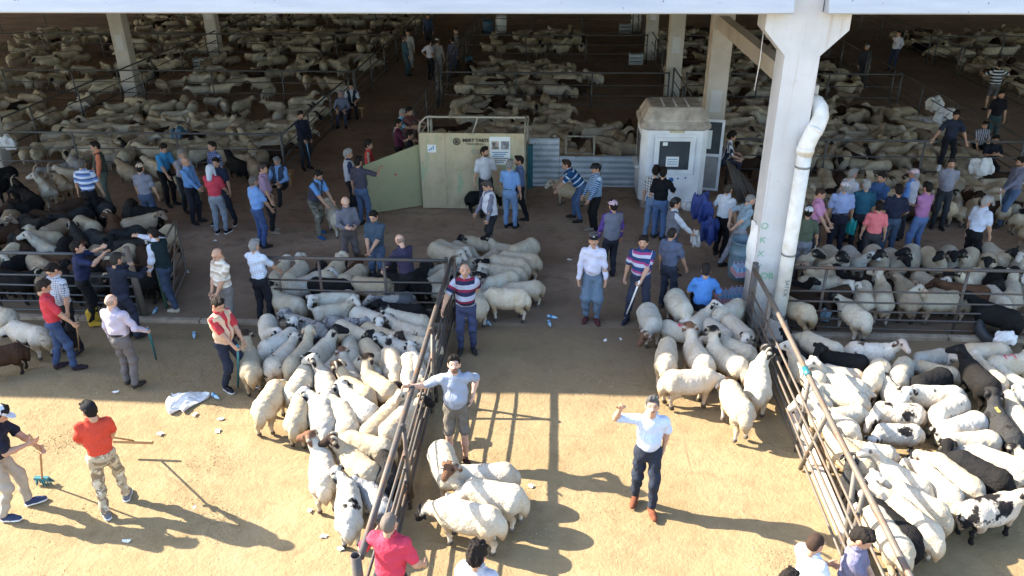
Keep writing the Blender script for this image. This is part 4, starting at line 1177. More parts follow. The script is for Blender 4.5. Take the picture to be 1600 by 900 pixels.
fill('outer left barn pen', -24, -17.6, 22, 30, 71, dd, 23)
fill('second left barn pen', -26, -17.6, 31, 38.5, 62, dd, 24)
fill('second left barn pen', -16.4, -8.4, 31, 38.5, 57, dd, 25)
fill('third left barn pen', -30, -8.6, 39.6, 46.5, 154, dd, 26)
fill('deepest left barn pen', -26, -8.6, 48, 54, 110, dd, 27)
fill('middle barn pen', -4.1, 3.9, 22.2, 26.6, 81, dd, 31)
fill('middle barn pen', -3.6, .2, 26.6, 30.0, 28, dd, 32)
fill('weighing pen', -3.2, -1.2, 20.0, 21.2, 7, 'd', 33)
fill('second middle barn pen', -4.1, .6, 31, 37, 57, dd, 34)
fill('second middle barn pen', -1, 1.6, 33.5, 35, 7, 'W', 35)
fill('third middle barn pen', -3.8, 1.5, 40, 46, 33, dd, 36)
fill('cross alley flock', 5.6, 11.6, 18.9, 21.3, 76, dd + 'nK', 41)
fill('far right flock', 10.6, 15, 17.2, 20.4, 33, dd + 'P', 42)
fill('right barn pen', 5.0, 12.2, 22.3, 26.5, 87, dd, 43)
fill('right barn pen', 5.0, 12.2, 26.5, 30.0, 37, dd, 44)
fill('second right barn pen', 4.9, 12.2, 31, 38.5, 81, dd, 45)
fill('third right barn pen', 4.9, 12.2, 39.5, 47, 71, dd, 46)
fill('outer right barn pen', 17.6, 22.5, 25, 30, 48, dd, 47)
fill('outer right barn pen', 17.6, 25, 31, 38.5, 81, dd, 48)
fill('outer right barn pen', 17.6, 27, 39.5, 47, 81, dd + 'k', 49)
SPECS = [q for q in SPECS if not (2.0 < q['x'] < 3.9 and 19.4 < q['y'] < 21.5) and not (abs(q['x'] - 4.33) < .6 and abs(q['y'] - 22.7) < .6) and not (abs(q['x'] - 3.9) < .5 and 13.2 < q['y'] < 14.3)]

for q in SPECS:
    if q['pen'] in ('left flock', 'right flock'): q['s'] *= .95
def vis(q):
    x, y = PX((q['x'], q['y'], .6)); return -40 < x < 1640 and 15 < y < 940
near = sorted([q for q in SPECS if vis(q)], key=lambda q: q['y'] + (0 if q['y'] < 22 else .3 * abs(q['x'] - 0)))
THINGS, FAR = near[:296], near[296:]
ORD = ['first', 'second', 'third', 'fourth', 'fifth', 'sixth', 'seventh', 'eighth', 'ninth', 'tenth', 'eleventh', 'twelfth']
def facing(a):
    d = math.degrees(a) % 360
    return ['right', 'away right', 'away', 'away left', 'left', 'near left', 'to the camera', 'near right'][int(((d + 22.5) % 360) // 45)]
pens = {}
for q in THINGS: pens.setdefault(q['pen'], []).append(q)
for pn, L in pens.items():
    L.sort(key=lambda q: -PX((q['x'], q['y'], .7))[1])
    step = 7 if len(L) > 8 else len(L)
    for r in range(0, len(L), step):
        row = sorted(L[r:r + step], key=lambda q: PX((q['x'], q['y'], .7))[0])
        for i, q in enumerate(row):
            kind = 'goat' if q['goat'] else 'sheep'
            hn = 'horned ' if q['horn'] else ''
            hw = {'u': 'head up', 'l': 'head level', 'd': 'head down'}[q['hp']]
            rw = 'front' if r == 0 else ORD[r // step] if r // step < 12 else 'last'
            loc = f"{ORD[i]} from left" + (f" in {rw} row" if len(L) > 8 else '')
            q['label'] = f"{hn}{COATS[q['coat']][7]} {kind}, {hw}, {loc}, {pn}".replace('  ', ' ')
    # the rank makes each one findable
def put_marks(o, me, q):
    bvh = BVHTree.FromPolygons([v.co for v in me.vertices], [tuple(p.vertices) for p in me.polygons])
    def drop(x, y):
        hit = bvh.ray_cast(Vector((x, y, 1.6)), Vector((0, 0, -1)))[0]
        return (x, y, (hit.z if hit else .75) + .008)
    mb = MB()
    def stroke(a, b, wd):
        a, b = Vector(a), Vector(b); t = (b - a).normalized(); nrm = Vector((-t.y, t.x)) * wd
        n = 7; base = len(mb.v)
        for i in range(n + 1):
            p = a.lerp(b, i / n)
            mb.v.append(drop(*(p + nrm))); mb.v.append(drop(*(p - nrm)))
        for i in range(n):
            k = base + 2 * i
            mb.f.append((k, k + 1, k + 3, k + 2)); mb.sm.append(True)
    if q['mark'] == 'H':
        stroke((-.22, .13), (-.22, -.11), .018); stroke((.02, .13), (.02, -.11), .018); stroke((-.22, .01), (.02, .01), .016); mat = M['pinkspray']
    elif q['mark'] == 'red':
        stroke((-.08, .02), (.04, -.05), .045); mat = M['pinkspray']
    else:
        stroke((.16, .03), (.30, .05), .028); mat = M['yellowspray']
    mb.build('paint_mark', mat, o)
def sheep_obj(q):
    kind = 'goat' if q['goat'] else 'sheep'
    lod = 'n' if q['y'] < 15.5 else 'f'
    hp = q['hp'] if not (q['goat'] and q['hp'] == 'd') else 'l'
    me = SH[(hp, q['hy'], lod, 'g') if q['goat'] else (hp, q['hy'], lod)]
    o = D.objects.new(kind, me)
    COL.objects.link(o)
    o.location = (q['x'], q['y'], 0 if q['y'] < Y0 else .03)
    o.rotation_euler = (0, 0, q['a'])
    s = q['s']; rr = random.Random(int(q['x'] * 1000) + int(q['y'] * 7919))
    o.scale = (s * rr.uniform(.90, 1.0), s * rr.uniform(.86, 1.02), s * rr.uniform(.95, 1.05))
    c = COATS[q['coat']]
    j = rr.uniform(.86, 1.10); wm = rr.uniform(-.05, .05)
    jit = lambda k: [min(.85, k[0] * j * (1 + wm)), min(.83, k[1] * j), min(.80, k[2] * j * (1 - wm))]
    o['coat'] = jit(c[0]); o['face'] = jit(c[1]); o['legc'] = jit(c[2]); o['spec'] = list(c[3]); o['earc'] = list(c[4]); o['patch'] = list(c[5]); o['pamt'] = float(c[6] + (rr.uniform(-.03, .03) if c[6] else 0))
    tag(o, q['label'], kind, q['pen'])
    if q['horn']:
        nb, head, muz, f, sd, u = sheep_frame(hp, q['hy'])
        hn = D.objects.new('horns', HORN[q['horn']]); COL.objects.link(hn); hn.parent = o
        hn.matrix_local = Matrix(((f.x, sd.x, u.x, head.x), (f.y, sd.y, u.y, head.y), (f.z, sd.z, u.z, head.z), (0, 0, 0, 1)))
    if q['mark']: put_marks(o, me, q)
    q['obj'] = o
    return o
for q in THINGS: sheep_obj(q)
# everything deeper in the barn: one mass
if FAR:
    base = {}
    for hp in 'uld':
        m_ = make_sheep(hp, 0, .098, False, 5)
        v = np.zeros(len(m_.vertices) * 3, np.float32); m_.vertices.foreach_get('co', v)
        f_ = np.zeros(len(m_.polygons) * 4, np.int32); m_.loops.foreach_get('vertex_index', f_)
        rg = np.zeros(len(m_.vertices) * 4, np.float32); m_.color_attributes['Reg'].data.foreach_get('color', rg)
        base[hp] = (v.reshape(-1, 3), f_.reshape(-1, 4), rg.reshape(-1, 4))
    VV, FF, CC, off = [], [], [], 0
    for q in FAR:
        v, f_, rg = base[q['hp']]
        c, s_ = math.cos(q['a']), math.sin(q['a'])
        w_ = v * q['s']
        VV.append(np.stack([w_[:, 0] * c - w_[:, 1] * s_ + q['x'], w_[:, 0] * s_ + w_[:, 1] * c + q['y'], w_[:, 2] + .03], 1))
        FF.append(f_ + off); off += len(v)
        ct = COATS[q['coat']]; j = random.uniform(.8, 1.1)
        col = np.tile(A3(ct[0]) * j, (len(v), 1))
        for m__, cc in ((rg[:, 1], ct[2]), (rg[:, 0], ct[1])): col = col * (1 - m__[:, None]) + A3(cc) * m__[:, None]
        CC.append(np.concatenate([col, np.ones((len(v), 1))], 1))
    me = fast_mesh('distant_flock', np.concatenate(VV), np.concatenate(FF))
    set_attr(me, 'Coat', np.concatenate(CC))
    tag(link('distant_flock', me, M['fleecev']), 'mass of dusty sheep in the dark pens deep inside the shed', 'flock', kind='stuff')

# ------------------------------------------------------------------ people: shared heads, hands, shoes, hair, hats
def head_mesh(h):
    P = [el((0, -.008, .03), (.076, .096, .092)), el((0, .022, -.045), (.060, .066, .062)), rc((0, .055, -.085), (0, .06, -.085), .026, .024), rc((0, .085, .012), (0, .112, -.028), .013, .017),
         rc((-.03, .078, .035), (.03, .078, .035), .02, .02), el((-.078, -.008, .0), (.014, .026, .034)), el((.078, -.008, .0), (.014, .026, .034)), rc((0, -.022, -.05), (0, -.024, -.115), .054, .054), rc((-.02, .083, -.055), (.02, .083, -.055), .014, .014)]
    return sdf(P, h, .03)
def hand_mesh(h, grip):
    # wrist at the origin, fingers along +X, palm facing -Z, thumb towards +Y
    P = [el((.048, 0, 0), (.052, .041, .019)), rc((-.02, 0, 0), (.03, 0, 0), .027, .028)]
    for i, (y, L) in enumerate(((.030, .070), (.011, .078), (-.009, .072), (-.028, .056))):
        a = Vector((.088, y, -.002)); c = .9 if grip else .28
        th = c + .08 * i
        b = a + Vector((math.cos(th), 0, -math.sin(th))) * L * .48
        e = b + Vector((math.cos(th * 2.1), 0, -math.sin(th * 2.1))) * L * .34
        g = e + Vector((math.cos(th * 2.9), 0, -math.sin(th * 2.9))) * L * .26
        P += [rc(a, b, .0098, .0090), rc(b, e, .0090, .0084), rc(e, g, .0084, .0074)]
    t0 = Vector((.022, .034, -.004)); t1 = t0 + Vector((.030, .028, -.010 - (.02 if grip else 0))); t2 = t1 + Vector((.030, .002 if grip else .012, -.012 - (.012 if grip else 0)))
    P += [rc(t0, t1, .014, .0115), rc(t1, t2, .0115, .009)]
    return sdf(P, h, .012)
HEAD = {'n': head_mesh(.0105), 'f': head_mesh(.021)}
HAND = {(g, l): hand_mesh(h, g) for g in (False, True) for l, h in (('n', .0082), ('f', .0125))}
def shoe_mesh(kind):
    P = [rc((0, -.055, .040), (0, .05, .040), .040, .045), rc((0, .05, .036), (0, .14, .026), .046, .036)]
    if kind == 'boot': P.append(rc((0, -.045, .05), (0, -.04, .30), .062, .075))
    else: P.append(rc((0, -.045, .05), (0, -.045, .085), .042, .042))
    V, Q = sdf(P, .0125, .03, clips=[((0, 0, .004), (0, 0, -1))])
    me = fast_mesh('shoe', V, Q); me.materials.append(M['hair'])
    return me
SHOE = {k: shoe_mesh(k) for k in ('shoe', 'boot')}
def sole_mesh():
    mb = MB()
    pts = [(.044, -.08), (.046, .04), (.052, .09), (.04, .16), (0, .182), (-.04, .16), (-.052, .09), (-.046, .04), (-.044, -.08), (0, -.104)]
    n = len(pts)
    for z in (0, .02): mb.v += [(x, y, z) for x, y in pts]
    mb.f.append(tuple(range(n, 2 * n))); mb.f.append(tuple(range(n - 1, -1, -1)))
    for i in range(n): mb.f.append((i, (i + 1) % n, n + (i + 1) % n, n + i))
    mb.sm = [False] * len(mb.f)
    return mb.mesh('sole')
SOLE = sole_mesh(); SOLE.materials.append(M['white'])
def hair_mesh(kind):
    cl = []
    if kind == 'short':
        P = [el((0, -.012, .042), (.085, .103, .098)), el((0, -.055, .0), (.079, .062, .085)), el((.018, .052, .108), (.055, .045, .032)), el((-.03, .02, .122), (.045, .05, .025))]
        cl = [((0, .062, .045), (0, .80, -.60)), ((0, -.02, -.088), (0, 0, -1))]
    elif kind == 'buzz':
        P = [el((0, -.011, .036), (.080, .099, .092)), el((0, -.05, .0), (.074, .060, .08))]
        cl = [((0, .056, .05), (0, .80, -.60)), ((0, -.02, -.06), (0, 0, -1))]
    elif kind == 'curly':
        P = [el((0, -.012, .050), (.095, .110, .105)), el((0, -.055, .0), (.088, .07, .095)), el((.03, .04, .115), (.05, .05, .04)), el((-.04, .03, .115), (.05, .05, .04)), el((0, -.04, .14), (.05, .05, .035))]
        cl = [((0, .062, .05), (0, .80, -.60)), ((0, -.02, -.075), (0, 0, -1))]
    elif kind == 'bald':
        P = [el((0, -.022, .008), (.085, .090, .070))]
        cl = [((0, .030, 0), (0, .8, -.6)), ((0, 0, .072), (0, .30, .95)), ((0, -.02, -.06), (0, 0, -1))]
    ph = {'curly': .010, 'short': .0065, 'buzz': .002, 'bald': .003}[kind]
    wob = lambda X, Y, Z: ph * (np.sin(120 * X + 40 * Z + 2 * np.sin(60 * Y)) * np.sin(90 * Y + 30 * Z) + .7 * np.sin(70 * X - 50 * Y))
    V, Q = sdf(P, .0105, .03, clips=cl, wob=wob)
    me = fast_mesh('hair', V, Q); me.materials.append(M['hair']); return me
HAIR = {k: hair_mesh(k) for k in ('short', 'buzz', 'curly', 'bald')}
def hat_mesh(kind):
    if kind == 'cap':
        P = [el((0, -.008, .055), (.090, .110, .090))]
        V, Q = sdf(P, .011, .02, clips=[((0, 0, .045), (0, .12, -1))])
        P2 = [el((0, .115, .052), (.070, .085, .012))]
        V2, Q2 = sdf(P2, .009, .01, clips=[((0, .07, 0), (0, -1, 0))])
        V = np.concatenate([V, V2]); Q = np.concatenate([Q, Q2 + len(V) - len(V2)])
    elif kind == 'flat':
        P = [el((0, .01, .072), (.098, .125, .045)), el((0, -.01, .06), (.09, .108, .05)), el((0, .115, .05), (.06, .05, .012))]
        V, Q = sdf(P, .011, .03, clips=[((0, 0, .038), (0, .05, -1))])
    elif kind == 'skull':
        P = [el((0, -.012, .055), (.087, .105, .085))]
        V, Q = sdf(P, .011, .02, clips=[((0, 0, .062), (0, .2, -1))])
    elif kind == 'scarf':
        P = [el((0, -.012, .035), (.096, .112, .105)), rc((0, -.07, -.02), (0, -.11, -.20), .08, .06), rc((-.075, .0, -.02), (-.09, .03, -.16), .035, .03), rc((.075, .0, -.02), (.09, .03, -.16), .035, .03)]
        V, Q = sdf(P, .013, .04, clips=[((0, .066, 0), (0, 1, -.25))])
    me = fast_mesh('hat', V, Q); me.materials.append(M['hair']); return me
HAT = {k: hat_mesh(k) for k in ('cap', 'flat', 'skull', 'scarf')}

def ik(a, t, l1, l2, pole):
    a, t = Vector(a), Vector(t); d = t - a; L = d.length
    if L > (l1 + l2) * .998: t = a + d * ((l1 + l2) * .998 / L); d = t - a; L = d.length
    L = max(L, abs(l1 - l2) + .02)
    dn = d.normalized()
    x = (l1 * l1 - l2 * l2 + L * L) / (2 * L); hgt = math.sqrt(max(0, l1 * l1 - x * x))
    p = Vector(pole); p = (p - dn * p.dot(dn)); p = p.normalized() if p.length > 1e-4 else dn.orthogonal()
    return a + dn * x + p * hgt, t

POSES = {   # hand targets (x right, y forward, z up) for a 1.75 m figure, lean in degrees
 'stand': dict(L=(-.27, .05, .80), R=(.27, .07, .80)),
 'walk': dict(L=(-.26, .20, .86), R=(.26, -.14, .84), feet=((-.09, .22), (.09, -.24))),
 'front': dict(L=(-.06, .27, 1.00), R=(.06, .28, .98)),
 'back': dict(L=(-.08, -.19, .96), R=(.06, -.21, .94), lean=-2),
 'phone': dict(L=(-.10, .30, 1.16), R=(.10, .32, 1.18), gaze=-32),
 'hipR': dict(L=(-.27, .05, .80), R=(.22, -.02, 1.06)),
 'fold': dict(L=(.12, .22, 1.16), R=(-.12, .24, 1.20)),
 'stick': dict(L=(-.26, .05, .82), R=(.22, .34, .98)),
 'rail': dict(L=(-.22, .48, 1.30), R=(.20, .50, 1.30), lean=10),
 'bend': dict(L=(-.20, .62, .74), R=(.18, .66, .76), lean=48, feet=((-.13, -.02), (.13, .05))),
 'lean': dict(L=(-.18, .50, .92), R=(.20, .46, .95), lean=24),
 'sit': dict(L=(-.16, .38, .62), R=(.16, .38, .62), hz=.47, lean=10, feet=((-.14, .46), (.14, .48))),
}
NPERS = 0
SKIN = {'m': (.42, .245, .165), 'l': (.52, .32, .235), 'd': (.30, .165, .105)}
def person(hx, hy, face, label, top, bot, pose='stand', hair=('short', (.018, .014, .012)), hat=None, H=1.73, tone='m', shoes=((.03, .028, .028), 'shoe'), vest=None, belly=.3, beard=0, gaze=None, gyaw=0,
           L=None, R_=None, lean=None, feet=None, hz=None, at=None, grip=True, sole=None, wide=1.0, baggy=1.0, shorts=False, group='people at the sheep market', z0=None, tuck=False):
    global NPERS
    NPERS += 1
    rr = random.Random(NPERS * 17)
    ps = dict(POSES[pose])
    if L is not None: ps['L'] = L
    if R_ is not None: ps['R'] = R_
    if lean is not None: ps['lean'] = lean
    if feet is not None: ps['feet'] = feet
    if hz is not None: ps['hz'] = hz
    s = H / 1.75
    ln = R(ps.get('lean', 1.5))
    sit = 'hz' in ps
    ft0 = ps.get('feet', ((.11, .04), (.11, .04)))
    hmax = min(.09 + math.sqrt(.862 ** 2 - min(.5, (abs(q_[0]) - .088) ** 2 + (q_[1] + .02 + .1 * math.sin(ln)) ** 2)) + .03 for q_ in ft0)
    P0 = Vector((0, -.02 - (.10 * math.sin(ln) if not sit else 0), ps.get('hz', min(.975, hmax) - .02 * max(0, ln))))
    u = Vector((rr.uniform(-.02, .02), math.sin(ln), math.cos(ln))).normalized(); rx = Vector((1, 0, 0)); fw = u.cross(rx) * -1
    fw = Vector((0, math.cos(ln), -math.sin(ln)))
    nk = P0 + u * .53 + fw * .0
    Sh = {-1: P0 + u * .455 - rx * .168 * min(1.1, wide), 1: P0 + u * .455 + rx * .168 * min(1.1, wide)}
    gz = R(gaze if gaze is not None else ps.get('gaze', -6 if not ln > .5 else 18)); gz0 = -ln * .65 + gz
    hrot = Matrix.Rotation(R(-gyaw), 3, 'Z') @ Matrix.Rotation(gz0, 3, 'X')
    hc = nk + (u * .6 + Vector((0, .07, .5))).normalized() * .128
    top_l = hc + hrot @ Vector((0, 0, .125))
    zb = z0
    # where it stands
    if at is None:
        zh = top_l.z * s
        g = G(hx, hy, zh + .015)
        flz = 0 if g.y < Y0 else .03
        g = G(hx, hy, zh + (flz if z0 is None else z0))
        rz = -R(face)
        off = Matrix.Rotation(rz, 3, 'Z') @ Vector((top_l.x, top_l.y, 0)) * s
        loc = Vector((g.x - off.x, g.y - off.y, 0))
    else:
        loc = Vector((at[0], at[1], 0)); rz = -R(face)
    loc.z = (0 if loc.y < Y0 else .03) if z0 is None else z0
    dist = loc.y
    lod = 'n' if dist < 15.6 else 'f'
    hb, hc_ = (.017, .017) if dist < 13.6 else ((.022, .0215) if dist < 18 else ((.029, .029) if dist < 26 else (.036, .036)))
    # arms
    arm = {}
    for sx, key in ((-1, 'L'), (1, 'R')):
        tgt = Vector(ps[key])
        pole = Vector((.45 * sx, -.75, -.45)) if tgt.z < 1.35 else Vector((.9 * sx, -.2, -.6))
        if ln > .4: pole = Vector((.6 * sx, -.3, .3))
        elif sit: pole = Vector((.5 * sx, -.5, -.6))
        e, wv = ik(Sh[sx], tgt, .285, .255, pole)
        arm[sx] = (Sh[sx], e, wv)
    leg = {}
    ft = ps.get('feet', ((-.11 + rr.uniform(-.02, .02), rr.uniform(-.05, .07)), (.11 + rr.uniform(-.02, .02), rr.uniform(-.05, .07))))
    for sx, f in ((-1, ft[0]), (1, ft[1])):
        hip = P0 + Vector((.088 * sx, 0, -.03))
        fz = f[2] if len(f) > 2 else .09
        kn, an = ik(hip, Vector((f[0], f[1] - .02, fz)), .44, .43, Vector((.10 * sx, 1, .1)))
        leg[sx] = (hip, kn, an)
    ab = P0 + u * .02
    bw = wide
    # body
    B = [rc(P0 + u * .0, P0 + u * .34, .115 * bw, .120 * bw, fw, 1.35), rc(Sh[-1] + rx * .05 - u * .02, Sh[1] - rx * .05 - u * .02, .062, .062), rc(P0 + u * .42, hc - u * .05, .068, .056)]
    for sx in (-1, 1):
        a, e, wv = arm[sx]; B += [rc(a, e, .047, .040), rc(e, e.lerp(wv, .35), .041, .040), rc(e.lerp(wv, .35), wv, .039, .0265)]
        hp_, kn, an = leg[sx]; B += [rc(hp_, kn, .066, .048), rc(kn, kn.lerp(an, .4), .048, .050), rc(kn.lerp(an, .4), an, .05, .036)] if shorts else [rc(hp_, kn, .060, .042), rc(kn, an, .042, .032)]
    V, Q = sdf(B, hb, .035)
    n0 = len(V)
    feat = np.ones((n0, 4), np.float32)
    Vs, Qs, Fs = [V], [Q], [feat]
    # head
    Vh, Qh = HEAD[lod]
    c = np.ones((len(Vh), 4), np.float32)
    if hair[0] == 'bald': hair = ('bald', (hair[1][0] * .75, hair[1][0] * .62, hair[1][0] * .52))
    hairc = np.array(hair[1]) if hair[0] else np.array((.3, .28, .26))
    dark = np.array((.06, .05, .05))
    def spot(ctr, r, col, soft=.006):
        m_ = sstep(-np.linalg.norm((Vh - A3(ctr)) / A3(r), axis=1), -1.25, -.85)[:, None]
        c[:, :3] = c[:, :3] * (1 - m_) + A3(col) * m_
    for sx in (-1, 1):
        spot((.032 * sx, .085, .008), (.013, .02, .007), (.30, .25, .24)); spot((.034 * sx, .088, .033), (.020, .03, .006), dark * 3 + hairc * .5)
        spot((.078 * sx, -.008, 0), (.03, .04, .05), (1.08, .9, .86))
    spot((0, .09, -.056), (.026, .03, .009), (.72, .42, .42))
    spot((0, .11, -.025), (.02, .03, .02), (1.05, .88, .85))
    if beard:
        bc = hairc / np.array(SKIN[tone]) * .9 + .12
        if beard >= 2:
            m_ = (sstep(-Vh[:, 2], .028, .045) * sstep(Vh[:, 1], -.01, .02) * sstep(Vh[:, 2], -.125, -.11))[:, None] * (.85 if beard == 2 else .45)
            c[:, :3] = c[:, :3] * (1 - m_) + bc * m_
            spot((0, .09, -.056), (.022, .03, .007), (.72, .42, .42))
        spot((0, .095, -.040), (.032, .03, .010), bc)
    hm = np.array(hrot, np.float32)
    Vs.append(Vh @ hm.T + A3(hc)); Qs.append(Qh + n0); Fs.append(c); n0 += len(Vh)
    # hands
    hw = {}
    for sx in (-1, 1):
        a, e, wv = arm[sx]
        f = (wv - e).normalized()
        inn = Vector((-sx, 0, 0)) if wv.z < 1.25 * 1 else Vector((0, 1, -.3))
        inn = (inn - f * inn.dot(f)).normalized()          # palm direction
        z_ = -inn; y_ = z_.cross(f)
        if y_.dot(Vector((0, .6, 1))) < 0: flip = -1
        else: flip = 1
        Vm, Qm = HAND[(bool(grip and pose in ('stick', 'rail', 'bend') and True), lod)]
        Mh = np.array((f, y_ * flip, z_), np.float32)       # rows: axes
        Vx = Vm.copy()
        Vs.append(Vx @ Mh + A3(wv)); Qs.append((Qm if flip > 0 else Qm[:, ::-1]) + n0); n0 += len(Vm)
        Fs.append(np.ones((len(Vm), 4), np.float32))
        hw[sx] = wv + f * .08 + inn * .02
    V = np.concatenate(Vs) * s
    me = fast_mesh('person', V, np.concatenate(Qs))
    set_attr(me, 'Feat', np.concatenate(Fs))
    me.materials.append(M['skin'])
    o = D.objects.new('person', me); COL.objects.link(o)
    o.location = loc; o.rotation_euler = (0, 0, rz)
    tn = np.array(SKIN[tone]) * rr.uniform(.9, 1.1); o['tone'] = [float(q) for q in tn]
    tag(o, label, 'person', group)
    ph = [rr.uniform(0, 6.3) for _ in range(6)]
    amp = .0095 if dist < 18 else .006
    def wob(X, Y, Z):
        return amp * (np.sin(26 * Z + 9 * X + ph[0] + 2.5 * np.sin(11 * Y + ph[1])) * np.sin(17 * X - 8 * Z + ph[2]) + .7 * np.sin(38 * Z - 15 * X + 12 * Y + ph[3]) * np.sin(14 * Y + ph[4]))
    def garment(name, prims, spec, clips, k=.04, wb=True, extra=()):
        Vg, Qg = sdf(prims, hc_, k, clips, wob if wb else None)
        for ex in extra:
            V2, Q2 = sdf(ex, hc_, k, (), wob)
            Qg = np.concatenate([Qg, Q2 + len(Vg)]); Vg = np.concatenate([Vg, V2])
        m_ = fast_mesh(name, Vg * s, Qg)
        tz = (Vg - A3(P0)) @ A3(u)
        for sx in (-1, 1):
            a, e, wv = arm[sx]
            da = segd(Vg, a, e); db = segd(Vg, e, wv)
            lat = np.abs((Vg - A3(P0)) @ A3(rx))
            onarm = (np.minimum(da, db) < .085) & (lat > .17)
            t = (np.linalg.norm(Vg - A3(a), axis=1))
            tz = np.where(onarm & (np.sign((Vg - A3(P0)) @ A3(rx)) == sx), .455 - t, tz)
        ang = (Vg - A3(P0)) @ A3(rx)
        set_attr(m_, 'Str', np.stack([tz + 1, ang + 1, tz * 0, tz * 0 + 1], 1))
        kind, cols = spec[0], spec[1]
        g_ = link(name, m_, M['cloth_' + kind], o)
        cc = list(cols) + [cols[-1]] * 3
        for i in range(3): g_['c%d' % (i + 1)] = [float(q) for q in cc[i]]
        g_['freq'] = float(spec[2]) if len(spec) > 2 else 9.0
        return g_
    # trousers
    T = [rc(P0 + u * .09, P0 - u * .05, .128 * bw, .148 * bw, fw, 1.22)]
    kc = []
    for sx in (-1, 1):
        hp_, kn, an = leg[sx]
        b_ = baggy
        T += [rc(hp_, kn, .094, .074 * b_)]
        if shorts: pass
        else: T += [rc(kn, an.lerp(kn, .06), .073 * b_, .056 * (b_ if b_ < 1.2 else .9))]
    tc = [(P0 + u * (.075 if not tuck else .10), u)]
    if shorts:
        kz = min(leg[-1][1].z, leg[1][1].z); tc.append((Vector((0, 0, kz + .02)), (0, 0, -1)))
    if pose == 'sit' or sit: tc = [(P0 + u * .1, u)]
    garment('trousers' if not shorts else 'shorts', T, bot, tc, .035)
    # shirt
    sl = top[3] if len(top) > 3 else 's'
    by = .02 + .05 * belly
    A = [rc(P0 + u * .02 + fw * .0, P0 + u * .36, .152 * bw, .166 * bw, fw, 1.38), rc(Sh[-1] + rx * .035 - u * .03, Sh[1] - rx * .035 - u * .03, .076, .076), el(P0 + u * .16 + fw * by, (.145 * bw, .135, .17)), rc(P0 + u * .46, P0 + u * .555, .085, .066)]
    EX = []
    if sl != 'n':
        for sx in (-1, 1):
            a, e, wv = arm[sx]
            if sl == 's': A += [rc(a, a.lerp(e, .80), .061, .066)]
            else:
                A += [rc(a, e, .061, .058)]; EX.append([rc(e.lerp(a, .15), e, .057, .057), rc(e, e.lerp(wv, .93), .057, .044)])
    hem = .055 if tuck else -.06
    garment('shirt', A, top, [(P0 + u * hem, -u), (nk + u * .032 + fw * .05, (u + fw * .5).normalized())], extra=EX)
    if tuck:
        Bt = [rc(P0 + u * .09, P0 + u * .07, .152 * bw, .154 * bw, fw, 1.25)]
        garment('belt', Bt, ('plain', [(.02, .015, .012)]), [(P0 + u * .102, u), (P0 + u * .062, -u)], wb=False)
    else:
        pass
    if top[0] != 'x' and (len(top) > 4 or dist < 18) and sl != 'n':
        cr = u.cross(fw)
        CB = [rc(nk + u * .018 + fw * (.052 * math.sin(t) - .004) + rx * .066 * math.cos(t), nk + u * .018 + fw * (.052 * math.sin(t + .5) - .004) + rx * .066 * math.cos(t + .5), .017, .017) for t in np.arange(math.pi * .62, math.pi * 2.38, .5)]
        Vc, Qc = sdf(CB, .012, .02)
        m2 = fast_mesh('collar', Vc * s, Qc); set_attr(m2, 'Str', np.ones((len(Vc), 4)))
        g2 = link('collar', m2, M['cloth_plain'], o)
        for i in range(3): g2['c%d' % (i + 1)] = [float(q) * .9 for q in top[1][0]]
        g2['freq'] = 1.0
    if vest:
        Vv = [rc(P0 + u * .0, P0 + u * .36, .168 * bw, .186 * bw, fw, 1.34), rc(Sh[-1] + rx * .012 - u * .028, Sh[1] - rx * .012 - u * .028, .088, .088), el(P0 + u * .16 + fw * (by + .015), (.157 * bw, .145, .18))]
        d, lo = field(Vv, hc_, .04, [(P0 + u * -.09, -u), (nk + u * .0, u), (Sh[-1] - rx * .040, (-1, 0, 0)), (Sh[1] + rx * .040, (1, 0, 0))], wob)
        n_ = d.shape
        X = (lo[0] + hc_ * np.arange(n_[0]))[:, None, None]; Y = (lo[1] + hc_ * np.arange(n_[1]))[None, :, None]; Z = (lo[2] + hc_ * np.arange(n_[2]))[None, None, :]
        tzz = (X - P0.x) * u.x + (Y - P0.y) * u.y + (Z - P0.z) * u.z
        fy = (Y - P0.y) * fw.y + (Z - P0.z) * fw.z
        slot = np.maximum(np.abs(X - P0.x) - (.014 + .11 * np.clip(tzz - .20, 0, 1)), -(fy - .02))
        d = np.maximum(d, -slot)
        Vg, Qg = surface_nets(d.astype(np.float32), lo, hc_)
        m_ = fast_mesh('vest', Vg * s, Qg)
        tz = (Vg - A3(P0)) @ A3(u); set_attr(m_, 'Str', np.stack([tz + 1, Vg[:, 0] + 1, tz * 0, tz * 0 + 1], 1))
        g_ = link('vest', m_, M['cloth_plain'], o)
        for i in range(3): g_['c%d' % (i + 1)] = list(vest)
        g_['freq'] = 1.0
    # shoes
    for sx in (-1, 1):
        hp_, kn, an = leg[sx]
        so_ = D.objects.new('shoe' if shoes[1] == 'shoe' else 'boot', SHOE[shoes[1]]); COL.objects.link(so_); so_.parent = o
        so_.location = Vector((an.x, an.y + .045, an.z - .09 + .0)) * s
        so_.rotation_euler = (0 if not sit or an.z < .12 else R(-15), 0, R(-14 * sx))
        so_.scale = (s, s, s); so_['c1'] = list(shoes[0])
        if sole:
            q_ = D.objects.new('sole', SOLE); COL.objects.link(q_); q_.parent = so_
    Mh4 = Matrix.Translation(hc * s) @ hrot.to_4x4() @ Matrix.Scale(s, 4)
    if hair[0]:
        hr = D.objects.new('hair', HAIR[hair[0]]); COL.objects.link(hr); hr.parent = o; hr.matrix_local = Mh4; hr['c1'] = list(hair[1]) if hair[0] != 'bald' else [.6 * a_ + .4 * float(b_) for a_, b_ in zip(hair[1], tn)]
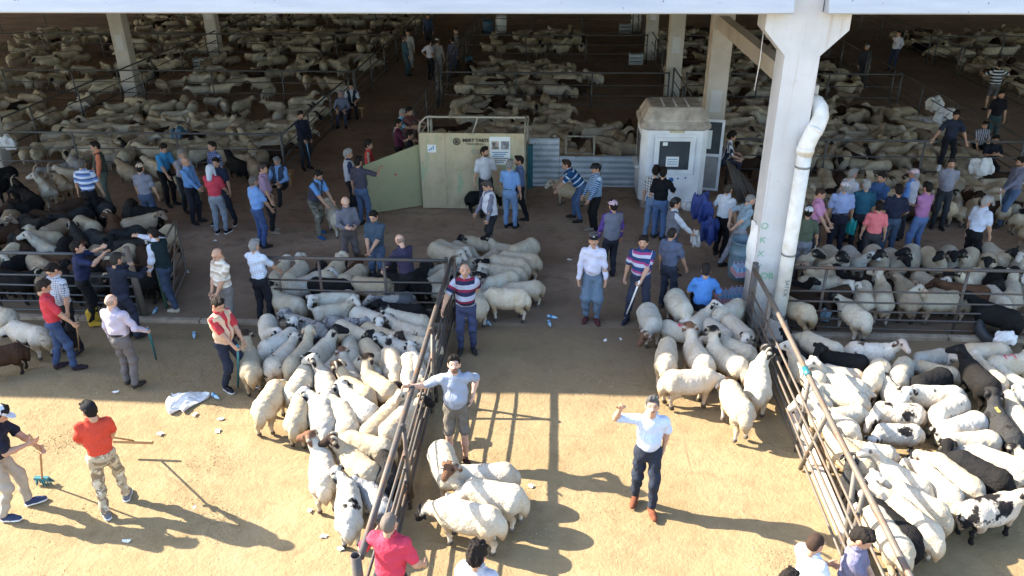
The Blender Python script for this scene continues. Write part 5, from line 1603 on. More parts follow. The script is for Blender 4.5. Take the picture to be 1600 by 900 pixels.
    if hat:
        ht = D.objects.new('cap' if hat[0] in ('cap', 'flat') else ('headscarf' if hat[0] == 'scarf' else 'skullcap'), HAT[hat[0]]); COL.objects.link(ht); ht.parent = o; ht.matrix_local = Mh4; ht['c1'] = list(hat[1])
    mw = Matrix.Translation(loc) @ Matrix.Rotation(rz, 4, 'Z')
    return dict(o=o, hand={k: mw @ (v * s) for k, v in hw.items()}, mw=mw, head=mw @ (hc * s), Mh=Mh4, s=s, loc=loc)
def stick(p, q, r, mat, label, name='stick', cat='stick'):
    p, q = Vector(p), Vector(q)
    d = (p - q).normalized()
    o = MB().tube([q, q.lerp(p, .5) + Vector((.006, .004, 0)), p + d * .10], [r * .85, r, r], 8).build(name, M[mat])
    return tag(o, label, cat)
def ground_pt(px, py):
    g = G(px, py); return Vector((g.x, g.y, .01 if g.y < Y0 else .04))

BK, GY, WH_, BR_ = (.018, .014, .012), (.28, .27, .26), (.55, .54, .52), (.045, .025, .015)
def S2(r, g, b, k=.16):
    c = S(r, g, b); l = .3 * c[0] + .55 * c[1] + .15 * c[2]
    return tuple((x * (1 - k) + l * k) * .92 for x in c)
pl = lambda *c, sl='s': ('plain', [S2(*c)], 1, sl)
def st2(a, b, c, f, sl='s'): return ('stripe', [S(*a), S(*b), S(*c)], f, sl)
tr = lambda *c: ('plain', [S2(*c, k=.38)])
JEAN, DJEAN, LJEAN, BLKT, NAVT, GREYT = tr(62, 86, 122), tr(36, 46, 66), tr(120, 142, 168), tr(24, 24, 28), tr(34, 40, 62), tr(104, 98, 100)
HS, HB, HC, HL = 'short', 'buzz', 'curly', 'bald'
sh = lambda *c: (S(*c), 'shoe')

# --- foreground and lane
p = person(1020, 620, 183, 'man in pale blue shirt and dark jeans raising his hand in the sunlit lane', ('plain', [S(196, 206, 226)], 1, 's'), tr(40, 50, 70), hair=(HS, (.10, .095, .09)), H=1.76, L=(-.20, -.10, .92), R_=(.40, .16, 1.68), belly=.6, beard=1, tuck=True, gaze=24, shoes=sh(120, 72, 52), feet=((-.10, .10), (.12, -.12)), grip=False)
p = person(709, 556, 172, 'bearded man in grey-blue tee and khaki shorts holding the lane fence', pl(150, 160, 180), tr(112, 100, 84), hair=(HS, BK), H=1.76, R_=(.62, .06, 1.36), L=(-.24, -.06, 1.06), belly=.8, beard=2, gaze=22, shorts=True, shoes=sh(60, 42, 34), tone='l', wide=1.08)
p = person(726, 412, 172, 'grey-bearded man in grey, navy and maroon striped polo beside the lane fence', st2((160, 166, 184), (36, 40, 66), (122, 38, 62), 5.2), tr(52, 66, 112), hair=(HL, (.30, .29, .28)), H=1.74, R_=(.40, .30, 1.06), L=(-.10, -.18, 1.0), belly=1.0, beard=3, gaze=18, wide=1.12)
person(608, 802, 12, 'balding man in crimson polo leaning on the near end of the lane fence', pl(214, 38, 76), DJEAN, hair=(HB, (.17, .14, .12)), H=1.72, L=(-.30, .28, 1.20), R_=(.30, .18, .98), belly=.7, lean=6, tone='m', wide=1.08)
person(746, 852, 20, 'dark-haired man in pale grey shirt at the bottom edge, back turned', pl(196, 194, 204), DJEAN, hair=(HC, BK), H=1.74)
person(1281, 836, 62, 'boy with cropped hair in white tee at the bottom right by the fence', pl(214, 224, 232), LJEAN, hair=(HB, (.05, .03, .022)), H=1.60, L=(-.1, .38, 1.1), R_=(.24, .1, .84), gaze=-16)
person(1358, 832, 118, 'young man in slate purple tee at the bottom right, looking down', pl(118, 116, 146), DJEAN, hair=(HS, BK), H=1.70, pose='front', gaze=-26)
person(1236, 893, 60, 'dark-haired head just showing at the bottom edge beside the white tee boy', pl(180, 180, 180), DJEAN, hair=(HS, BK), H=1.55)
p = person(134, 628, 330, 'man in rust red polo, camouflage trousers and black cap on sunlit ground', ('plain', [S(196, 70, 52)], 1, 's'), ('camo', [S(176, 160, 134), S(132, 116, 96), S(206, 194, 172)]), hair=(HS, BK), hat=('cap', S(30, 32, 36)), H=1.74, L=(-.20, .28, .98), R_=(.16, .30, .98), gyaw=-25, gaze=-18, shoes=sh(120, 122, 128), sole=True, feet=((-.13, -.12), (.14, .16)))
hnd = p['hand'][1]
sq_ = empty('squeegee', G(208, 690, .26)); tag(sq_, 'wooden T-shaped floor scraper held by the man in rust red', 'squeegee')
MB().box((-.30, -.02, -.025), (.30, .02, .025)).build('bar', M['wood'], sq_)
MB().tube([(0, 0, .02), p['hand'][1] - sq_.location, (p['hand'][1] - sq_.location) * 1.12], .014, 8).build('handle', M['wood'], sq_)
p = person(4, 636, 70, 'sweeper in navy tee, pale cap and khaki trousers at the left edge', pl(30, 34, 54), tr(176, 160, 138), hair=(HS, BK), hat=('cap', S(214, 220, 230)), H=1.74, L=(-.12, .42, .92), R_=(.10, .40, 1.12), lean=20, gaze=-24, shoes=sh(60, 70, 100), sole=True, feet=((-.14, .12), (.13, -.12)))
br = empty('broom', (0, 0, 0)); tag(br, 'wooden broom with teal bristles held by the sweeper at the left edge', 'broom')
e_ = ground_pt(68, 756)
br.location = e_
MB().tube([Vector((0, 0, .06)), p['hand'][-1] - e_, p['hand'][1] - e_ + (p['hand'][1] - p['hand'][-1]).normalized() * .2], .014, 8).build('handle', M['wood'], br)
bb = MB()
for k in range(26):
    x, y = random.uniform(-.09, .09), random.uniform(-.03, .03); bb.tube([(x, y, .08), (x * 1.35 + .02, y * 1.8, .0)], [.012, .009], 5)
bb.box((-.10, -.03, .07), (.10, .03, .11)); bb.build('bristles', M['teal'], br)
# --- left, edge of the shade
p = person(172, 460, 12, 'stout grey-haired man in lavender shirt holding a teal pipe, back turned', pl(186, 176, 196, sl='l'), GREYT, hair=(HL, (.36, .33, .32)), H=1.72, pose='stick', R_=(.34, .22, 1.02), belly=.8, tone='l', tuck=True, wide=1.10, shoes=sh(60, 55, 52))
stick(p['hand'][1], ground_pt(244, 562), .022, 'teal', 'long teal plastic pipe held by the stout man in lavender', 'pipe_stick', 'pipe')
p = person(70, 438, 52, 'young man in red tee and blue jeans carrying a thin stick', pl(206, 40, 58), tr(44, 74, 124), hair=(HS, (.03, .02, .015)), H=1.72, pose='stick', R_=(.28, .26, .96), gaze=-20, feet=((-.12, -.14), (.13, .12)), shoes=sh(50, 40, 50))
stick(p['hand'][1], ground_pt(124, 552), .012, 'wood', 'thin wooden stick held by the young man in red tee', 'stick')
person(75, 416, 205, 'man in grey checked shirt and black trousers behind the red tee man', ('check', [S(190, 194, 204), S(100, 108, 124)], 26, 's'), BLKT, H=1.74, gaze=-30, L=(-.24, .1, .82), R_=(.24, .12, .84))
person(117, 378, 60, 'man in navy tee and yellow rubber boots with arms raised on the fence', pl(36, 46, 84), BLKT, H=1.72, L=(-.06, .42, 1.52), R_=(.20, .44, 1.48), lean=6, shoes=(S(206, 168, 62), 'boot'), gaze=10)
person(181, 396, 18, 'man in dark navy jacket leaning on the fence beside the yellow boots', pl(34, 40, 58, sl='l'), tr(40, 48, 72), H=1.72, pose='rail', hair=(HS, (.04, .035, .03)), wide=1.06)
person(236, 356, 288, 'man in dark vest with white sleeves pointing over the gate', pl(206, 208, 226, sl='l'), tr(48, 70, 104), vest=S(26, 42, 46), H=1.74, R_=(.10, .58, 1.46), L=(-.22, .12, .9), shoes=sh(196, 184, 166), feet=((-.10, -.22), (.12, .06)), lean=8)
p = person(342, 468, 112, 'young man in beige vest over red tee holding a teal pipe', pl(192, 36, 52), tr(34, 44, 68), vest=S(206, 176, 150), H=1.72, pose='stick', R_=(.12, .34, .92), L=(-.1, .3, .95), gaze=-22, shoes=sh(40, 40, 46), sole=True, feet=((-.16, .24), (.12, -.05)))
stick(p['hand'][1], ground_pt(372, 606), .020, 'teal', 'teal plastic pipe held by the young man in beige vest', 'pipe_stick', 'pipe')
person(335, 390, 212, 'balding man in beige striped polo and grey trousers, arms low in front', st2((206, 196, 182), (176, 160, 142), (222, 216, 206), 6.5), tr(120, 114, 112), hair=(HL, (.05, .045, .04)), H=1.74, pose='front', L=(-.04, .24, .84), R_=(.05, .26, .84), gaze=-20, belly=.6, beard=1)
person(397, 375, 18, 'man in white checked shirt and black trousers at the cross fence', ('check', [S(214, 220, 232), S(176, 190, 214)], 24, 's'), tr(30, 34, 46), hair=(HS, GY), H=1.72, L=(-.18, .34, 1.04), R_=(.22, .34, 1.0), belly=.5)
p = person(622, 366, 318, 'balding man in dark violet shirt bending to touch a sheep in the fenced flock', pl(58, 52, 78, sl='l'), BLKT, hair=(HL, (.2, .19, .18)), H=1.72, lean=20, L=(-.30, .48, .84), R_=(.18, .34, .92), gaze=-10, tone='l')
person(540, 310, 152, 'bald man in grey shirt and taupe trousers looking at his phone', pl(112, 112, 124, sl='l'), tr(96, 84, 84), hair=(HL, (.12, .11, .1)), H=1.74, pose='phone', belly=.6, feet=((-.13, .02), (.18, .10)), tuck=True, tone='l')
person(582, 331, 192, 'dark-haired man in slate teal tee with hands clasped, beside the phone man', pl(62, 80, 98), JEAN, H=1.72, pose='front', L=(-.03, .3, 1.02), R_=(.04, .3, 1.02), gaze=-14, beard=3, wide=1.05)
p = person(757, 284, 248, 'man in grey shirt and white vest poking the lane flock with a stick', pl(122, 122, 140, sl='l'), tr(46, 46, 52), vest=S(206, 208, 218), hair=(HS, (.08, .07, .065)), H=1.72, pose='stick', R_=(.16, .30, .92), L=(-.22, .14, .86), gaze=-25, lean=8, wide=1.06)
stick(p['hand'][1], ground_pt(737, 366) + Vector((0, 0, .1)), .010, 'wood', 'thin cane held by the man in white vest behind the lane flock', 'stick')
p = person(928, 366, 182, 'man in white shirt, black cap and baggy blue trousers standing in the lane', pl(204, 204, 226, sl='l'), tr(88, 118, 146), hair=(HS, (.1, .09, .09)), hat=('cap', S(30, 30, 36)), H=1.78, baggy=1.45, gaze=14, beard=1, shoes=sh(84, 48, 50), L=(-.25, .06, .84))
tx = text('M', .05, (0, 0, 0), M['white'], p['o'], 'cap_logo'); tx.matrix_local = p['Mh'] @ Matrix.Translation((0, .102, .088)) @ Matrix.Rotation(R(62), 4, 'X') @ Matrix.Rotation(R(180), 4, 'Y') @ Matrix.Rotation(R(180), 4, 'Z') @ Matrix.Rotation(R(180), 4, 'Z')
p = person(1006, 369, 196, 'heavy man in navy, grey and pink striped polo holding a white pipe', st2((42, 62, 104), (170, 174, 190), (150, 60, 110), 6.0), tr(44, 52, 78), H=1.78, pose='stick', R_=(.30, .02, .84), L=(-.06, .34, 1.00), belly=1.0, wide=1.14, gaze=6, beard=3, feet=((-.16, -.08), (.20, .06)), shoes=sh(44, 46, 60))
stick(p['hand'][-1], ground_pt(975, 503), .017, 'whitestick', 'long white plastic pipe held by the heavy man in striped polo', 'pipe_stick', 'pipe')
person(1052, 356, 38, 'man with cropped hair in grey-blue polo, back turned, near the stool', pl(88, 100, 128), tr(46, 56, 80), hair=(HB, (.03, .025, .022)), H=1.72, L=(-.24, .06, .82), R_=(.27, .18, .92), shoes=sh(90, 84, 80))
person(958, 313, 338, 'man in grey vest with purple sleeves and pale cap, back turned', pl(96, 62, 142, sl='l'), tr(40, 42, 60), vest=S(108, 110, 124), hat=('cap', S(204, 176, 190)), H=1.74, L=(-.24, .14, .9), wide=1.06)
person(1057, 310, 82, 'man in grey vest with white sleeves and dark cap beside the kiosk', pl(206, 210, 222, sl='l'), tr(60, 76, 112), vest=S(110, 112, 122), hat=('skull', S(60, 62, 62)), H=1.72, R_=(.16, .36, 1.02), L=(-.15, .3, 1.0))
person(1037, 262, 14, 'young man in black tee and blue jeans at the kiosk window', pl(22, 22, 28), tr(64, 110, 170), H=1.76, R_=(.20, .34, 1.18), L=(-.26, .05, .82))
person(1026, 259, 20, 'man in checked shirt partly hidden behind the black tee at the kiosk', ('check', [S(190, 190, 190), S(50, 52, 60)], 16, 's'), tr(96, 132, 176), H=1.76, pose='stand', feet=((-.12, -.1), (.1, .1)))
# seated on a stool
p = person(1104, 413, 8, 'man in bright blue tee sitting on a stool, back to the camera', pl(66, 136, 214), tr(24, 26, 38), pose='sit', hair=(HS, (.03, .025, .022)), H=1.74, L=(-.17, .36, .60), R_=(.21, .36, .66), gaze=-10, belly=.5, wide=1.05)
sl_ = empty('stool', p['mw'] @ Vector((0, -.02, 0))); tag(sl_, 'low wooden stool under the man in bright blue tee', 'stool')
MB().box((-.19, -.17, .335), (.19, .17, .37), bev=.01).build('seat', M['wood'], sl_)
for x in (-.15, .15):
    for y in (-.13, .13): MB().tube([(x * 1.1, y * 1.1, 0), (x, y, .335)], .016, 6).build('leg', M['wood'], sl_)
person(1176, 304, 78, 'man in pale teal tee and grey trousers striding, hands behind him, by the barrel', pl(146, 170, 186), tr(150, 150, 164), hair=(HB, (.25, .24, .23)), H=1.74, pose='back', L=(-.22, -.20, 1.0), R_=(.12, -.24, 1.0), lean=14, feet=((-.09, -.34), (.09, .20)), tone='l', baggy=1.1)
BAGMAN = person(1141, 288, 48, 'man in white polo carrying blue bags beside the kiosk', pl(204, 212, 224), BLKT, hair=(HS, (.06, .05, .04)), H=1.70, L=(-.36, -.05, .92), R_=(.24, .14, .86), lean=10)
p = person(1146, 207, 92, 'young man in striped shirt sitting on stacked poles right of the kiosk', ('vstripe', [S(210, 212, 218), S(40, 44, 60)], 18, 's'), tr(54, 58, 76), hair=(HC, BK), H=1.74, hz=.86, lean=14, L=(-.2, .36, .98), R_=(.16, .40, .95), feet=((-.12, .42, .42), (.12, .38, .45)), gaze=-6)
# --- middle left
person(757, 230, 160, 'bearded man in plain white tee in front of the olive gate', pl(202, 202, 208), tr(52, 54, 66), H=1.80, pose='stand', beard=2, L=(-.30, .05, .84), R_=(.30, .05, .84), gaze=4, gyaw=-35)
person(797, 250, 14, 'grey-haired man in sky blue shirt and light jeans by the poster', pl(112, 160, 220), tr(96, 148, 206), hair=(HS, (.26, .25, .24)), H=1.74, L=(-.18, .26, 1.0), tuck=True)
person(810, 244, 262, 'bearded man in denim blue shirt and black trousers beside the poster', pl(84, 104, 146, sl='l'), tr(26, 28, 36), H=1.74, beard=2, R_=(.14, .28, .98), feet=((-.12, .1), (.14, -.2)))
person(884, 250, 272, 'man in teal striped polo bending over to hold a sheep', st2((30, 78, 124), (190, 204, 220), (28, 60, 104), 8), tr(56, 96, 146), pose='bend', H=1.74, lean=42, hair=(HS, (.05, .03, .022)), feet=((-.16, -.05), (.16, .12)), belly=.5)
person(931, 256, 250, 'man in blue vest, striped sleeves and flat cap watching the held sheep', st2((60, 100, 140), (180, 196, 212), (50, 86, 128), 22, sl='l'), BLKT, vest=S(124, 148, 176), hat=('flat', S(44, 46, 52)), H=1.72, R_=(.16, .26, .90), L=(-.2, .26, .9), shoes=sh(150, 140, 130))
person(544, 233, 68, 'grey-haired man in pale vest with navy sleeves at the open gate', pl(44, 56, 88), tr(34, 36, 46), vest=S(174, 176, 186), hair=(HS, (.30, .29, .28)), H=1.74)
person(560, 245, 22, 'man in charcoal tee and blue jeans resting his hand on the open gate', pl(72, 70, 84), tr(64, 96, 142), H=1.76, R_=(.34, .36, 1.42), L=(-.26, .02, .86), belly=.6, wide=1.06)
person(576, 220, 84, 'boy in red sleeveless top behind the open gate', pl(206, 52, 50, sl='n'), tr(60, 60, 70), H=1.62, hair=(HC, BK))
person(499, 268, 112, 'man in charcoal vest with blue sleeves and camouflage trousers holding a sheep', pl(90, 150, 214), ('camo', [S(112, 108, 96), S(70, 68, 62), S(140, 134, 120)]), vest=S(66, 66, 80), H=1.72, lean=22, L=(-.1, .50, .84), R_=(.16, .50, .84), beard=2, gaze=-12, feet=((-.14, -.12), (.16, .14)), shoes=sh(50, 90, 140))
person(469, 174, 130, 'man in dark navy sweater holding a blue stick beside the left barn pen', pl(34, 36, 54, sl='l'), tr(50, 52, 58), H=1.74, beard=2, pose='stick', R_=(.12, .30, .9))
stick(G(480, 228, .9), ground_pt(486, 262), .014, 'packblue', 'short blue stick held by the man in dark navy sweater', 'stick')
person(431, 246, 188, 'man in dark vest over sky blue shirt sitting low near the left pen', pl(120, 170, 232, sl='l'), tr(36, 44, 50), pose='sit', vest=S(62, 74, 92), hair=(HS, (.25, .24, .23)), H=1.70, belly=.9, wide=1.1)
bn = empty('low_bench', (G(431, 296).x, G(431, 290).y, .03)); tag(bn, 'low plank bench under the seated man in sky blue shirt', 'bench')
MB().box((-.45, -.16, .36), (.45, .16, .41)).build('seat', M['wood'], bn)
for x in (-.38, .38): MB().box((x - .03, -.14, 0), (x + .03, .14, .358)).build('leg', M['wood'], bn)
person(410, 256, 82, 'man in mauve polo and black trousers, left of the seated man', pl(166, 134, 166), tr(34, 34, 42), H=1.74, hair=(HS, (.06, .045, .04)), R_=(.26, .16, .86), shoes=sh(150, 136, 120))
person(396, 276, 36, 'man in sky blue shirt and blue jeans, back turned, left of centre', pl(110, 160, 226), tr(44, 84, 148), hair=(HS, (.14, .12, .11)), hat=None, H=1.72, R_=(.20, .24, .92), belly=.5)
person(328, 257, 4, 'man in crimson polo and pale jeans, back turned, wearing a headscarf', pl(202, 44, 72), tr(126, 140, 160), hat=('scarf', S(200, 206, 220)), hair=(None, BK), H=1.74, L=(-.14, .28, 1.0), R_=(.16, .28, 1.0), shoes=sh(36, 36, 40), sole=True)
person(336, 247, 184, 'man in dark jeans facing the camera behind the crimson polo', pl(34, 44, 70), tr(30, 40, 62), hair=(HS, BK), H=1.70, feet=((-.26, .02), (.26, .05)), sole=True)
person(331, 222, 212, 'smiling young man in navy polka shirt behind the crimson polo', ('check', [S(48, 62, 110), S(130, 140, 176)], 20, 's'), tr(126, 120, 114), H=1.76, gaze=8, sole=True)
person(289, 246, 104, 'balding man in sky blue long-sleeved shirt with hands together', pl(96, 150, 214, sl='l'), tr(36, 40, 54), hair=(HL, (.3, .28, .26)), H=1.70, pose='front', belly=.7)
person(284, 234, 122, 'man in grey shirt stooping behind the balding man', pl(150, 146, 156), tr(44, 44, 54), hair=(HS, (.22, .21, .2)), H=1.72, lean=18, L=(-.16, .4, .95), R_=(.18, .4, .95))
person(256, 226, 120, 'young man in bright cyan tee leaning down to a sheep', pl(40, 140, 196), BLKT, H=1.74, lean=20, L=(-.12, .46, .86), R_=(.18, .44, .86), gaze=-14)
person(218, 255, 2, 'man in grey tee with blue sleeves and beige cap, back turned', pl(122, 124, 140), tr(54, 76, 112), hat=('cap', S(196, 176, 158)), H=1.72, L=(-.25, .12, .9), R_=(.25, .1, .9), vest=None)
person(127, 249, 354, 'man in white and blue striped polo, back turned, behind the black flock', st2((196, 206, 226), (92, 124, 180), (70, 80, 120), 7.5), BLKT, hair=(HS, (.12, .11, .1)), H=1.74, belly=.6, wide=1.08, L=(-.3, .08, .9), R_=(.3, .08, .9))
person(146, 222, 240, 'man in orange shirt, dark vest and green trousers among the goats', pl(222, 118, 74, sl='l'), tr(92, 108, 96), vest=S(68, 72, 66), H=1.76, R_=(.22, .22, .86), L=(-.26, .1, .84), baggy=1.2, shoes=sh(120, 96, 80))
# --- barn alley
person(532, 142, 176, 'man in grey-blue clothes and headscarf sitting by the alley pen', pl(112, 120, 146, sl='l'), tr(62, 70, 96), pose='sit', hat=('scarf', S(150, 140, 150)), hair=(None, BK), H=1.72)
person(548, 130, 170, 'man in white shirt and dark vest sitting behind the headscarf man', pl(190, 194, 206), tr(36, 38, 48), pose='sit', vest=S(40, 44, 54), H=1.72)
for xx, lab in ((532, 'plank bench under the seated men in the alley'),):
    g = G(540, 186); bn = empty('low_bench', (g.x - .1, g.y + .25, .03)); tag(bn, lab, 'bench')
    MB().box((-.8, -.25, .36), (.8, .25, .41)).build('seat', M['wood'], bn)
    for x in (-.7, .7): MB().box((x - .03, -.2, 0), (x + .03, .2, .358)).build('leg', M['wood'], bn)
person(631, 171, 100, 'man in pale blue shirt leaning forward over the weighing pen', pl(126, 176, 202), tr(54, 58, 70), hair=(HS, (.25, .24, .22)), H=1.72, lean=22, L=(-.16, .58, 1.2), R_=(.2, .58, 1.2))
person(640, 168, 100, 'man in brown shirt behind the pale blue shirt at the weighing pen', pl(110, 66, 66), tr(50, 50, 58), H=1.74, lean=10, L=(-.16, .55, 1.25), R_=(.2, .5, 1.25))
person(622, 187, 84, 'bearded man in maroon shirt beside the weighing pen', pl(92, 34, 60), BLKT, H=1.74, R_=(.2, .42, 1.2), beard=2)
person(640, 205, 78, 'man in black polo nearest the olive gate, seen from the side', pl(26, 28, 36), BLKT, H=1.72, beard=3, R_=(.2, .42, 1.1))
person(632, 55, 60, 'man in long teal overall walking up the dim alley', pl(48, 84, 100, sl='l'), tr(44, 80, 96), H=1.76, hair=(HS, (.06, .05, .05)), baggy=1.3)
person(637, 47, 186, 'man in long white tunic facing the teal overall in the alley', pl(170, 168, 166, sl='l'), tr(160, 156, 150), H=1.78, baggy=1.3)
person(671, 62, 34, 'man in white shirt with hand on hip deep in the alley', pl(190, 190, 204), BLKT, H=1.72, pose='hipR', L=(-.22, -.02, 1.06))
person(683, 60, 4, 'man in beige shirt and white skullcap, back turned in the alley', pl(150, 142, 138, sl='l'), tr(124, 118, 116), hat=('skull', S(214, 214, 214)), H=1.74)
person(706, 58, 330, 'man in grey jacket by the right side of the alley', pl(84, 84, 100, sl='l'), tr(56, 60, 86), H=1.72)
person(712, 44, 250, 'man in dim striped shirt farthest along the alley rail', st2((110, 110, 110), (60, 60, 64), (90, 90, 90), 8), tr(56, 56, 62), H=1.74)
person(668, 22, 180, 'dim figure in blue deepest in the alley', pl(54, 66, 96, sl='l'), tr(40, 44, 60), H=1.74)
# --- right group
p = person(1265, 323, 22, 'man in olive tee and white cap beside the drainpipe with a stick', pl(84, 96, 78), tr(110, 118, 136), hat=('cap', S(214, 218, 226)), H=1.68, R_=(.26, .20, .86))
stick(p['hand'][1], p['hand'][1] + Vector((-.12, -.30, -.75)), .012, 'whitestick', 'pale stick in the hand of the man in olive tee', 'stick')
person(1287, 296, 116, 'man in pink polo looking down beside the olive tee man', pl(212, 140, 186), tr(50, 50, 58), H=1.72, hair=(HB, (.05, .03, .025)), gaze=-24, L=(-.1, .3, .95), R_=(.18, .3, .9))
BROAD = person(1321, 284, 6, 'broad man in pale blue shirt and white cap, back turned, holding a bag', pl(150, 172, 222), tr(36, 40, 62), hat=('cap', S(212, 206, 216)), hair=(HS, GY), H=1.74, wide=1.12, belly=.8, tuck=True, R_=(.28, .10, .86))
person(1335, 264, 66, 'grey-haired man in white shirt looking right in the right group', pl(204, 206, 216), tr(60, 62, 76), hair=(HS, (.26, .25, .24)), H=1.74)
person(1355, 281, 4, 'grey-haired man in dark teal shirt, back turned', pl(26, 92, 118), tr(36, 38, 52), hair=(HS, (.36, .36, .36)), H=1.74, wide=1.08)
person(1379, 270, 236, 'man in denim blue shirt facing the right group', pl(58, 98, 154), tr(44, 46, 60), H=1.74, L=(-.1, .3, 1.05), R_=(.12, .3, 1.05), beard=3)
person(1375, 315, 14, 'boy in coral tee in front of the right group, back turned', pl(238, 112, 118), tr(64, 60, 68), H=1.58)
person(1406, 289, 8, 'man in navy tee, back turned, right of the coral tee', pl(36, 42, 66), tr(56, 84, 116), H=1.72, R_=(.22, .2, 1.0))
person(1429, 264, 316, 'man in pale vest with blue sleeves and pink cap', pl(96, 146, 222, sl='l'), tr(46, 46, 60), vest=S(172, 174, 188), hat=('cap', S(216, 186, 196)), H=1.74, hair=(HS, GY))
person(1450, 285, 334, 'man in mauve polo and blue jeans, back turned', pl(176, 112, 166), tr(66, 112, 176), H=1.76, pose='fold', beard=3, feet=((-.2, .0), (.14, .02)))
person(1489, 248, 196, 'man in grey V-neck tee with hands behind his back', pl(140, 142, 158), tr(52, 56, 64), H=1.74, pose='back', beard=1, hair=(HS, (.05, .04, .035)))
person(1545, 307, 66, 'grey-haired man in white polo and black trousers at the right', pl(196, 208, 232), BLKT, hair=(HS, (.34, .33, .32)), H=1.72, lean=10, R_=(.2, .2, .84), belly=.5)
p = person(1597, 246, 262, 'bearded man in grey sweater and jeans with a pale stick, right edge', pl(114, 116, 138, sl='l'), tr(60, 96, 142), H=1.76, beard=2, R_=(.2, .1, .9), L=(-.12, .32, .98), feet=((-.12, .22), (.12, -.1)))
stick(p['hand'][-1], ground_pt(1563, 350), .013, 'whitestick', 'pale stick held by the bearded man in grey sweater', 'stick')
p = person(1495, 177, 196, 'young man in navy tee and white shoes sitting on the pen rail', pl(40, 48, 70), tr(26, 30, 42), H=1.74, hz=1.43, lean=12, L=(-.40, .08, 1.36), R_=(.42, .10, 1.36), feet=((-.10, .26, .70), (.14, .24, .72)), gaze=-14, shoes=sh(220, 222, 228), at=(G(1495, 177, 2.15).x + .05, 21.66))
person(1558, 212, 190, 'man in dark clothes crouching behind the pen rail at the right', pl(30, 32, 44), tr(30, 32, 42), pose='sit', H=1.70, L=(-.1, .4, .9), R_=(.1, .42, .9), hz=.6)
person(1541, 190, 184, 'man with striped shirt half hidden by the alley post', ('vstripe', [S(170, 170, 180), S(60, 64, 80)], 16, 's'), BLKT, H=1.60, pose='sit', hz=.7)
person(1567, 142, 186, 'young man in black tee and teal trousers in the right alley', pl(24, 24, 32), tr(40, 76, 84), H=1.74)
person(1563, 96, 8, 'broad man in black and white striped tee, back turned in the right alley', st2((196, 200, 206), (34, 36, 46), (40, 42, 50), 9), tr(96, 92, 94), H=1.78, wide=1.18, L=(-.42, .3, 1.3), R_=(.42, .3, 1.3), shorts=True)
person(1405, 48, 232, 'man in white shirt and jeans, hands behind him, far up the right alley', pl(200, 200, 214, sl='l'), tr(40, 58, 92), H=1.76, pose='back')
person(1356, 69, 176, 'dim man in white cap behind the rails of the right barn pen', pl(48, 50, 56, sl='l'), tr(40, 42, 48), hat=('cap', S(200, 204, 212)), H=1.72)

# ------------------------------------------------------------------ small things
ba = empty('barrel', (3.28, 15.25, .03)); g = G(1160, 438); ba.location = (g.x - .02, g.y + .12, .03); ba.scale = (.84, .84, .92)
tag(ba, 'blue-grey plastic barrel with an open top beside the front column', 'barrel')
prof = [(.30, 0), (.335, .03), (.345, .28), (.36, .30), (.36, .33), (.345, .35), (.345, .62), (.36, .64), (.36, .67), (.34, .69), (.32, .88), (.34, .90), (.34, .93), (.315, .93), (.30, .70), (.30, .40)]
MB().lathe(prof, 24).build('shell', M['barrel'], ba)
MB().lathe([(.301, .40), (.001, .401)], 24, capb=False).build('water', M['glass'], ba)
def bottle_pack(px, py, n, m, label, z=.0):
    g = G(px, py)
    o = empty('bottle_pack', (g.x, g.y + .12, .03 + z), R(8)); tag(o, label, 'bottle pack', 'shrink-wrapped bottle packs')
    for i in range(n):
        for j in range(m):
            x, y = (i - (n - 1) / 2) * .085, (j - (m - 1) / 2) * .085
            MB().lathe([(.036, 0), (.040, .02), (.040, .16), (.030, .20), (.014, .225), (.014, .24)], 9, (x, y, 0), capt=True).build('bottle', M['packblue'], o)
            MB().lathe([(.017, .232), (.017, .25), (.002, .252)], 8, (x, y, 0)).build('lid', M['pack'], o)
    MB().box((-n * .0425 - .004, -m * .0425 - .004, .03), (n * .0425 + .004, m * .0425 + .004, .15)).build('label_band', M['pack'], o)
    return o
bottle_pack(1140, 478, 6, 4, 'pink and blue pack of bottles on the ground beside the stool')
bottle_pack(1160, 452, 5, 4, 'second bottle pack, right of the first and against the column', .24)
bottle_pack(1160, 474, 5, 4, 'lowest bottle pack, partly behind the white sheep and the fence')
# lying white sack
def crumpled(name, px, py, sx, sy, sz, mat, label, cat, seed, z=0.0, group=None, g=None):
    rr = random.Random(seed); g = g or G(px, py)
    ph = [rr.uniform(0, 6.3) for _ in range(6)]
    wob = lambda X, Y, Z: .13 * sz * (np.sin(9 / sx * X + ph[0]) * np.sin(8 / sy * Y + ph[1]) + .6 * np.sin(15 / sx * X + 11 / sz * Z * .4 + ph[2]) * np.sin(13 / sy * Y + ph[3]))
    V, Q = sdf([el((0, 0, sz * .5), (sx * .5, sy * .5, sz * .55)), el((sx * .3, sy * .12, sz * .3), (sx * .3, sy * .3, sz * .35))], max(sx, sy) / 22, .04, wob=wob, clips=[((0, 0, .004), (0, 0, -1))])
    o = link(name, fast_mesh(name, V, Q, False), M[mat])
    o.location = (g.x, g.y, (0 if g.y < Y0 else .03) + z); o.rotation_euler = (0, 0, rr.uniform(0, 6.3))
    return tag(o, label, cat, group)
